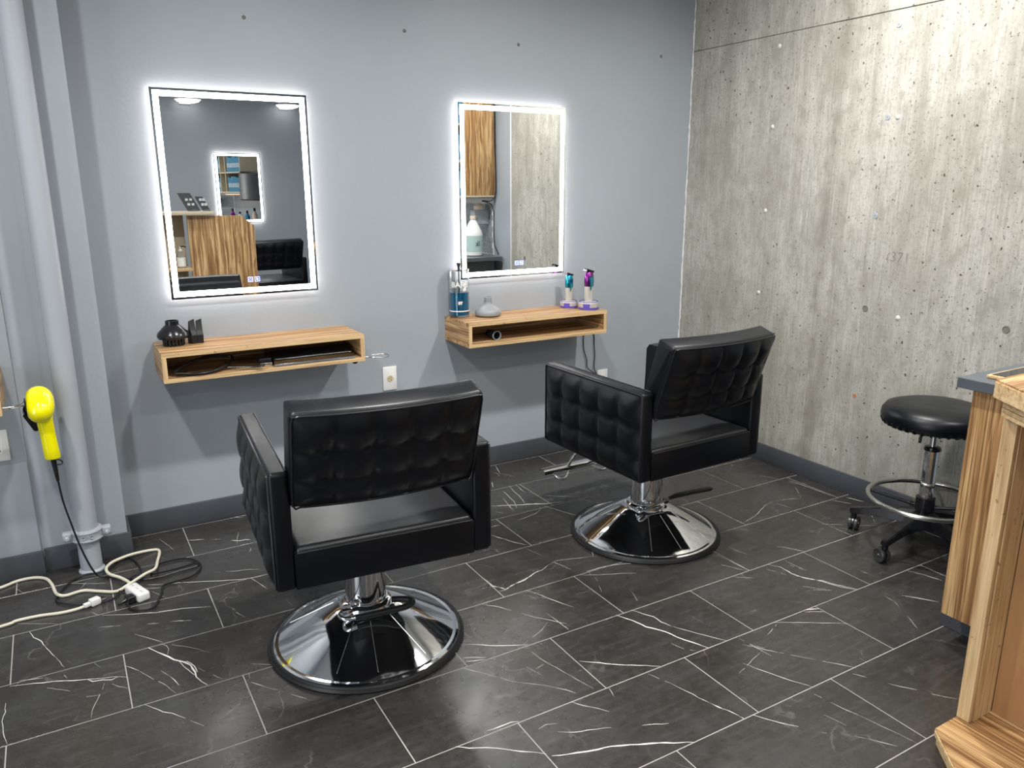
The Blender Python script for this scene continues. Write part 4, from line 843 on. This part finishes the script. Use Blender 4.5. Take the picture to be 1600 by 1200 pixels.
# ================================================================== THINGS ON THE LEFT SHELF
ZT = .8185
AXY = Matrix(((1, 0, 0), (0, 0, 1), (0, -1, 0)))     # lathe axis along y
t = tag(empty('diffuser_attachment', (.378, -.065, ZT)), 'glossy black dryer diffuser with prongs, left end of the left shelf', 'diffuser')
lathe('bowl', [(.044, .028), (.058, .030), (.062, .040), (.058, .052), (.036, .075), (.026, .084), (.0255, .10), (.022, .10), (.022, .084)], 'blackpl', t, 36)
lathe('plate', [(0, .028), (.045, .028), (.045, .032)], 'blackpl', t, 28)
for k in range(18):
    a = 2*PI*k/18; lathe('prong', [(0, 0), (.0035, .001), (.005, .03), (0, .03)], 'blackpl', t, 8, (.038*math.cos(a), .038*math.sin(a), 0))
for k in range(7):
    a = 2*PI*k/7; lathe('prong', [(0, 0), (.0035, .001), (.005, .03), (0, .03)], 'blackpl', t, 8, (.019*math.cos(a), .019*math.sin(a), 0))
for i, (x, y, rz, lab) in enumerate(((.452, -.055, .25, 'left'), (.480, -.055, -.1, 'right'))):
    t = tag(empty('nozzle_attachment', (x, y, ZT), rz), 'matte black flat dryer nozzle beside the diffuser, %s of the two' % lab, 'nozzle')
    bm = bmesh.new(); secs = []
    for z, w, d in ((0, .012, .024), (.035, .013, .024), (.052, .012, .012), (.088, .0115, .004), (.094, .0115, .0035)):
        secs.append([bm.verts.new((a*w, b*d, z + (a*.004 if z > .09 else 0))) for a, b in ((-1, -1), (1, -1), (1, 1), (-1, 1))])
    for A, B in zip(secs[:-1], secs[1:]):
        for q in range(4): bm.faces.new((A[q], A[(q+1) % 4], B[(q+1) % 4], B[q]))
    bm.faces.new(secs[0]); bm.faces.new(secs[-1][::-1]); bmesh.ops.bevel(bm, geom=bm.edges[:], offset=.0015, segments=1, affect='EDGES')
    nz = from_bm('nozzle_shell', bm, 'blackm', t, auto=40)
    for k in range(4): box('rib', (-.0095+.006*k, -.0258, .004), (-.0065+.006*k, -.0238, .034), 'blackpl', nz)
ZI = .7182
t = tag(empty('hand_mirror', (.47, -.18, ZI)), 'black leaf-shaped hand mirror lying inside the left shelf', 'hand mirror')
cx = .475
loop = [(.352, -.205), (.40, -.16), (.46, -.125), (.52, -.115), (.585, -.135), (.555, -.185), (.50, -.222), (.44, -.232), (.39, -.222)]
tilt = lambda x, y: .008 + (y+.232)*.35
tube('rim', [(x, y, ZI+tilt(x, y)) for x, y in loop], .0055, 'blackpl', t, 8, closed=True, sm=5, world=True)
P = spline([(x, y, ZI+tilt(x, y)) for x, y in loop], 4, True); bm = bmesh.new()
f = bm.faces.new([bm.verts.new(Vector(shift(p, t, True))) for p in P]); bmesh.ops.solidify(bm, geom=[f], thickness=.002)
from_bm('mirror_face', bm, 'mirror', t)
tube('handle', [(.555, -.195, ZI+.014), (.60, -.212, ZI+.013), (.64, -.228, ZI+.012), (.675, -.236, ZI+.013), (.69, -.236, ZI+.014)], [.006, .007, .0085, .0095, .006], 'blackpl', t, 10, sm=5, world=True, flat=.6)
# foil cutter
t = tag(empty('foil_dispenser', (.90, -.15, ZI)), 'long silver-edged black foil dispenser inside the left shelf', 'foil dispenser')
box('tray', (.735, -.225, ZI), (1.075, -.03, ZI+.012), 'blackpl', t, .003, world=True)
prism('lid', [(-.205, ZI+.0125), (-.035, ZI+.0125), (-.035, ZI+.040), (-.12, ZI+.042), (-.205, ZI+.020)], .737, 1.072, 'screen', t, .002, plane='yz', world=True)
prism('metal_edge', [(-.232, ZI+.002), (-.206, ZI+.002), (-.206, ZI+.021), (-.216, ZI+.022), (-.236, ZI+.010)], .732, 1.078, 'chrome', t, .0015, plane='yz', world=True)
box('metal_rib', (.74, -.209, ZI+.0245), (1.07, -.203, ZI+.0285), 'steel', t, .001, world=True)
t = tag(empty('clip_box', (.71, -.16, ZI)), 'small clear and black clip case left of the foil dispenser', 'case')
box('case_base', (.68, -.205, ZI), (.728, -.10, ZI+.016), 'steel', t, .003, world=True)
box('case_lid', (.678, -.203, ZI+.0165), (.728, -.10, ZI+.034), 'blackpl', t, .004, world=True)
def dryer_ring(loc, label, s=1.):
    t = tag(empty('dryer_holder', loc), label, 'dryer holder')
    pts = [(0, 0, .0), (.02, 0, .0)] + [(.066+.048*math.cos(R(a)), .036*math.sin(R(a)), .002*math.sin(R(a*2))) for a in range(170, -171, -20)] + [(.02, -.006, .003), (0, -.006, .003)]
    tube('wire_loop', pts, .0022, 'steel', t, 6)
    box('mount_plate', (-.004, -.016, -.008), (.0, .010, .010), 'steel', t, .001)
    return t
dryer_ring((1.1265, -.20, .708), 'small steel wire dryer ring on the right end of the left shelf')
o = lathe('bumper_knob', [(0, -.014), (.009, -.013), (.013, -.007), (.013, -.0002), (0, -.0002)], 'blackpl', None, 16); o.location = (1.085, -.20, .70)
tag(o, 'black rubber knob under the right end of the left shelf', 'knob')

# ================================================================== THINGS ON THE RIGHT SHELF
t = tag(empty('disinfectant_jar', (1.686, -.026, ZT)), 'tall glass comb jar half full of blue liquid, left end of the right shelf', 'jar')
lathe('glass', [(.0, .001), (.046, .001), (.048, .004), (.048, .228), (.0465, .228), (.0465, .012), (0, .012)], 'glass', t, 40)
lathe('liquid', [(0, .0125), (.0460, .0125), (.0460, .122), (0, .122)], 'blue', t, 40)
lathe('white_band', [(.0484, .030), (.0487, .030), (.0487, .035), (.0484, .035)], 'white', t, 40)
lathe('lid', [(.049, .226), (.050, .232), (.030, .234), (0, .234), (0, .230), (.047, .226)], 'chrome', t, 40)
lathe('lid_knob', [(0, .234), (.006, .234), (.006, .240), (.011, .258), (.009, .262), (0, .262)], 'blackpl', t, 20)
lathe('lift_rod', [(.0028, .014), (.0028, .232)], 'blackm', t, 8)
lathe('lift_basket', [(0, .0135), (.03, .0135), (.03, .018), (0, .018)], 'blackm', t, 16)
def on_cyl(name, s, size, m, parent, r, ang, z, tilt=0., bold=0.):
    o = text(name, s, size, m, parent, Matrix.Identity(4), .0004, bold)
    for v in o.data.vertices:
        x, y = v.co.x, v.co.y; x, y = x*math.cos(tilt)-y*math.sin(tilt), x*math.sin(tilt)+y*math.cos(tilt)
        a = ang + x/r; rr = r + v.co.z + .0006
        v.co = (rr*math.sin(a), -rr*math.cos(a), z+y)
    return o
on_cyl('lettering', 'BARB', .038, 'white', t, .048, -.35, .160, .0, .0008)
for z in (.128, .152): prism('tag', [(-.004, z), (.012, z+.006), (.012, z+.022), (-.004, z+.016)], -.0515, -.0500, 'white', t, .0003, plane='xz')
on_cyl('lettering', 'BT', .018, 'white', t, .048, -.35, .072, 0, .0012)

t = tag(empty('grey_diffuser', (1.818, -.075, ZT)), 'light grey bell-shaped dryer diffuser beside the blue jar', 'diffuser')
lathe('bell', [(0, .003), (.058, .003), (.063, .007), (.0655, .016), (.062, .028), (.045, .042), (.026, .055), (.0205, .066), (.0205, .072)], 'greypl', t, 40)
lathe('base_ring', [(0, 0), (.055, 0), (.057, .0035), (0, .0035)], 'blackm', t, 32)
lathe('neck', [(.0185, .070), (.0185, .0925), (.0165, .094), (.0165, .075)], 'greypl', t, 28)

def clipper(loc, label, headm, s=1.):
    t = tag(empty('hair_clipper', loc), label, 'hair clipper', 'clippers on charging stands')
    st = lathe('charging_stand', [(0, 0), (.050, 0), (.052, .003), (.0515, .034), (.048, .038), (.030, .040), (0, .040)], 'clip', t, 36)
    lathe('stand_band', [(.0525, .0015), (.0528, .003), (.0525, .012), (.0519, .012)], 'purple', st, 36)
    prismc = bmesh.new()
    for k in range(6):
        a0 = R(-68+k*6.5); a1 = R(-68+(k+1)*6.5)
        q = [prismc.verts.new((.0526*math.sin(a), -.0526*math.cos(a), z)) for a, z in ((a0, .010), (a1, .010), (a1, .031), (a0, .031))]
        prismc.faces.new(q)
    from_bm('stand_print', prismc, 'purple', st)
    lathe('stand_lip', [(.047, .0378), (.0495, .038), (.0485, .041), (.045, .0405)], 'purple', st, 36)
    bm = bmesh.new(); bm_lathe(bm, [(0, .041), (.021, .041), (.0235, .06), (.0235, .085), (.0245, .112), (.0245, .118), (0, .118)], 28)
    for v in bm.verts: v.co.y *= .82
    from_bm('body', bm, 'clip', t, auto=40)
    bm = bmesh.new(); bm_lathe(bm, [(0, .1185), (.0248, .1185), (.0265, .14), (.026, .165), (.021, .188), (.012, .195), (0, .195)], 24)
    for v in bm.verts: v.co.y *= .80
    hd = from_bm('head', bm, headm, t, auto=40)
    prism('thumb_plate', [(-.014, .165), (.010, .172), (.006, .13), (-.006, .095)], -.0275, -.0205, 'teal', t, .002, plane='xz')
    bm = bmesh.new(); bm_box(bm, (-.024, -.014, .194), (.022, .014, .203), .001, 1)
    bmesh.ops.rotate(bm, verts=bm.verts[:], cent=(0, 0, .198), matrix=Matrix.Rotation(R(16), 3, 'Y'))
    bl = from_bm('blade', bm, 'blackpl', t)
    for k in range(8): box('blade_tooth', (-.0275, -.0125+k*.0034, .2000), (-.022, -.0108+k*.0034, .2055), 'steel', bl)
    for v in [v for o in (t,) for c_ in o.children for v in ([])]: pass
    t.scale = (s, s, s)
    return t
clipper((2.318, -.048, ZT), 'left hair clipper, slimmer with teal metal head, on its charging stand', 'teal', .88)
clipper((2.372, -.150, ZT), 'right hair clipper, larger with purple metal head, on its charging stand', 'magenta', 1.0)
t = tag(empty('round_nozzle', (1.800, -.165, ZI+.0225)), 'dark round dryer nozzle lying inside the right shelf', 'nozzle')
lathe('tube_body', [(.0195, -.03), (.0215, -.03), (.0215, .004), (.018, .05), (.013, .055), (.013, .05), (.0185, 0), (.0195, -.03)], 'blackm', t, 28, (0, 0, 0), Matrix(((1, 0, 0), (0, 0, 1), (0, -1, 0))))
lathe('rim', [(.0190, -.034), (.0222, -.034), (.0222, -.026), (.0190, -.026), (.0190, -.034)], 'greypl', t, 28, (0, 0, 0), Matrix(((1, 0, 0), (0, 0, 1), (0, -1, 0))))
CL = [o for o in bpy.data.objects if o.name.startswith('hair_clipper')]
def ccord(par, pts):
    s = par.scale[0]; l = par.location
    tube('power_cord', [tuple((Vector(p)-l)/s) for p in pts], .0028/s, 'cordb', par, 6, sm=6)
ccord(CL[0], [(2.345, .005, .822), (2.39, .022, .81), (2.435, .026, .75), (2.455, .024, .70), (2.465, .015, .66), (2.468, .022, .62), (2.472, .022, .56), (2.492, .02, .50), (2.50, .018, .45), (2.59, .012, .392)])
ccord(CL[1], [(2.425, -.07, .842), (2.438, -.05, .85), (2.447, -.02, .82), (2.45, .01, .76), (2.52, .022, .69), (2.54, .024, .63), (2.540, .02, .58), (2.546, .02, .52), (2.545, .018, .44), (2.60, .012, .358)])

# ================================================================== YELLOW DRYER AND ITS HOLDER
t = tag(empty('dryer_holder', (-.213, -.36, .708)), 'steel wire holder on the cut-off left shelf, carrying the yellow dryer', 'dryer holder')
for dz in (0, .008): tube('wire_loop', [(0, -.0-dz*2, dz), (.03, -.004, .001+dz*.6), (.052, -.006-dz, .004+dz*1.2), (.066, -.012, .008+dz*2)], .0022, 'steel', t, 6, sm=4)
ringp = [(.105+.040*math.cos(R(a)), .0+.040*math.sin(R(a))-.0, .012) for a in range(0, 360, 20)]
tube('wire_ring', ringp, .0022, 'steel', t, 6, closed=True)
t = tag(empty('hair_dryer', (-.106, -.36, .712)), 'bright yellow hair dryer hanging by the pipe, cord trailing down', 'hair dryer')
A = Matrix.Rotation(R(-3), 3, 'Y')        # handle tilt
bm = bmesh.new(); NB = []
for r, q in ((0, -.072), (.016, -.071), (.029, -.060), (.038, -.042), (.042, -.015), (.043, .012), (.040, .034), (.036, .046), (.030, .050), (0, .050)): NB.append((r, q))
bm_lathe(bm, NB, 36, (0, 0, 0), Matrix(((1, 0, 0), (0, .45, .9), (0, -.9, .45))))
for v in bm.verts:
    v.co.z *= 1.10; v.co.x *= 1.08
    if v.co.x < -.037: v.co.x = -.037 - (v.co.x+.037)*-.2
from_bm('motor_housing', bm, 'yellow', t, auto=60)
bm = bmesh.new(); secs = []
for q, w, d in ((.0, .033, .027), (-.03, .030, .024), (-.05, .0255, .021), (-.10, .024, .020), (-.15, .0245, .0205), (-.185, .0255, .021), (-.19, .0235, .019)):
    c = Vector((.006, -.012, -.008)) + A @ Vector((0, 0, q))
    secs.append([bm.verts.new(c + Vector((w*math.cos(2*PI*k/20), d*math.sin(2*PI*k/20), 0))) for k in range(20)])
for P_, Q_ in zip(secs[:-1], secs[1:]):
    for k in range(20): bm.faces.new((P_[k], P_[(k+1) % 20], Q_[(k+1) % 20], Q_[k]))
bm.faces.new(secs[0]); bm.faces.new(secs[-1][::-1]); from_bm('handle', bm, 'yellow', t, auto=60)
lathe('air_nozzle', [(.033, -.045), (.034, -.062), (.028, -.075), (.018, -.105), (0, -.105)], 'blackpl', t, 24, (-.012, .0, -.004), Matrix(((1, 0, .15), (0, .5, -.85), (-.1, .85, .5))))
prism('concentrator', [(-.056, -.040), (-.008, -.045), (-.012, -.100), (-.028, -.102)], .018, .042, 'blackpl', t, .003, plane='xz')
lathe('intake_grille', [(.024, .0), (.022, .003), (0, .004)], 'blackm', t, 20, (-.040, -.008, .004), Matrix(((0, 0, -1), (0, 1, 0), (1, 0, 0))))
e1 = Vector((.006, -.012, -.008)) + A @ Vector((0, 0, -.19))
tube('strain_relief', [tuple(e1), tuple(e1 + A @ Vector((0, 0, -.03))), tuple(e1 + A @ Vector((0, 0, -.085)))], [.0095, .0085, .0055], 'blackpl', t, 10)
tube('hanging_loop', [tuple(e1 + Vector((.008, 0, -.004))), tuple(e1 + Vector((.024, 0, -.014))), tuple(e1 + Vector((.024, 0, -.026))), tuple(e1 + Vector((.010, 0, -.026)))], .0025, 'blackpl', t, 6, sm=5)
e2 = Vector((-.106, -.36, .712)) + e1 + A @ Vector((0, 0, -.083))
zc = .006
cordpts = [tuple(e2), (-.080, -.355, .34), (-.066, -.35, .25), (-.052, -.345, .17), (-.034, -.335, .09), (-.015, -.325, .03), (.004, -.325, zc+.002), (.063, -.366, zc), (.125, -.421, zc), (.185, -.438, zc), (.27, -.424, zc), (.332, -.415, zc), (.325, -.397, zc+.004), (.272, -.412, zc+.006),
           (.197, -.419, zc+.008), (.171, -.391, zc), (.181, -.345, zc), (.224, -.317, zc), (.305, -.324, zc), (.342, -.387, zc), (.341, -.44, zc), (.3, -.493, zc), (.205, -.511, zc), (.19, -.56, zc), (.175, -.605, zc), (.15, -.665, zc), (.112, -.668, zc), (.078, -.628, zc), (.075, -.585, .016), (.088, -.565, .022)]
tube('power_cord', cordpts, .0036, 'cordb', bpy.data.objects['hair_dryer'], 6, sm=6, world=True)
loop2 = [(.14, -.411, .014), (.137, -.293, zc), (.114, -.21, zc), (.071, -.195, zc), (.045, -.255, zc), (.0, -.285, .008), (-.054, -.275, zc), (-.102, -.318, zc), (-.144, -.411, zc), (-.136, -.461, zc), (-.08, -.504, zc), (-.012, -.533, zc), (.033, -.526, zc), (.065, -.464, .009), (.108, -.402, .016), (.16, -.413, .016)]
tag(tube('looped_cable', loop2, .0034, 'cordb', None, 6, sm=6), 'second black cord looped on the floor at the foot of the pipe', 'cord')
tag(tube('black_cable', [(-1.4, -.25, zc), (-.6, -.235, zc), (-.34, -.222, zc), (-.26, -.192, zc)], .0034, 'cordb', None, 6, sm=6), 'thin black cord along the far left baseboard, leaving the photo', 'cord')
zw = .0065
W1 = [(-1.5, -.42, zw), (-.8, -.34, zw), (-.45, -.265, zw), (-.324, -.23, zw), (-.272, -.203, zw), (-.219, -.203, zw), (-.178, -.235, zw), (-.158, -.297, zw), (-.147, -.374, zw), (-.134, -.42, .015), (-.113, -.425, zw+.004), (-.059, -.409, zw), (-.007, -.445, zw), (.045, -.476, zw), (.088, -.466, .018), (.148, -.422, .024), (.186, -.387, .02),
      (.203, -.305, zw+.004), (.221, -.21, zw), (.204, -.18, zw), (.125, -.204, .018), (.062, -.23, .018), (.033, -.258, .016), (.024, -.30, .018), (.034, -.345, .018), (.063, -.389, .018), (.083, -.43, .018), (.092, -.462, .02)]
tag(tube('white_extension_cord', W1, .0058, 'cordw', None, 8, sm=6), 'cream white extension cord looping over the floor below the pipe', 'cord')
t = tag(empty('power_adapter', (.110, -.545, 0), R(-70)), 'white triple plug adapter block lying on the floor with a black plug in it', 'adapter')
box('block', (-.055, -.022, .0005), (.055, .022, .034), 'white', t, .008, 3)
box('plug_body', (.005, -.052, .004), (.042, -.0225, .030), 'blackpl', t, .006, 3)
tube('plug_tail', [(.023, -.05, .016), (.023, -.066, .014), (.02, -.08, .010)], [.009, .006, .0045], 'blackpl', t, 8)
for x in (-.035, .0, .035):
    for dx in (-.006, .006): box('slot', (x+dx-.001, -.004, .0338), (x+dx+.001, .004, .0344), 'blackm', t)
W2 = [(-1.3, -.62, zw), (-.6, -.57, zw), (-.312, -.54, zw), (-.264, -.525, zw), (-.199, -.527, zw), (-.133, -.543, zw), (-.082, -.546, .008), (-.045, -.540, .012)]
t = tag(empty('white_plug_lead', (-.03, -.535, 0)), 'white power lead with a three-prong plug lying unplugged on the floor', 'cord')
tube('lead', W2, .0055, 'cordw', t, 8, sm=6, world=True)
pl = empty('x'); bpy.data.objects.remove(pl)
dv = Vector((.045, .021, 0)).normalized()
bm = bmesh.new(); bm_box(bm, (0, -.014, .002), (.034, .014, .026), .004, 2); bm_box(bm, (-.022, -.008, .006), (.0, .008, .020), .003, 2)
rot = Matrix.Rotation(math.atan2(dv.y, dv.x), 3, 'Z')
for v in bm.verts: v.co = rot @ v.co + Vector((-.012, -.002, 0))
pb = from_bm('plug', bm, 'white', t, auto=40)
bm = bmesh.new()
for y, z in ((-.006, .017), (.006, .017)): bm_box(bm, (.034, y-.0008, z-.003), (.052, y+.0008, z+.003))
bm_tube(bm, [(.034, 0, .008), (.054, 0, .008)], .0024, 8)
for v in bm.verts: v.co = rot @ v.co + Vector((-.012, -.002, 0))
from_bm('prongs', bm, 'steel', pb)
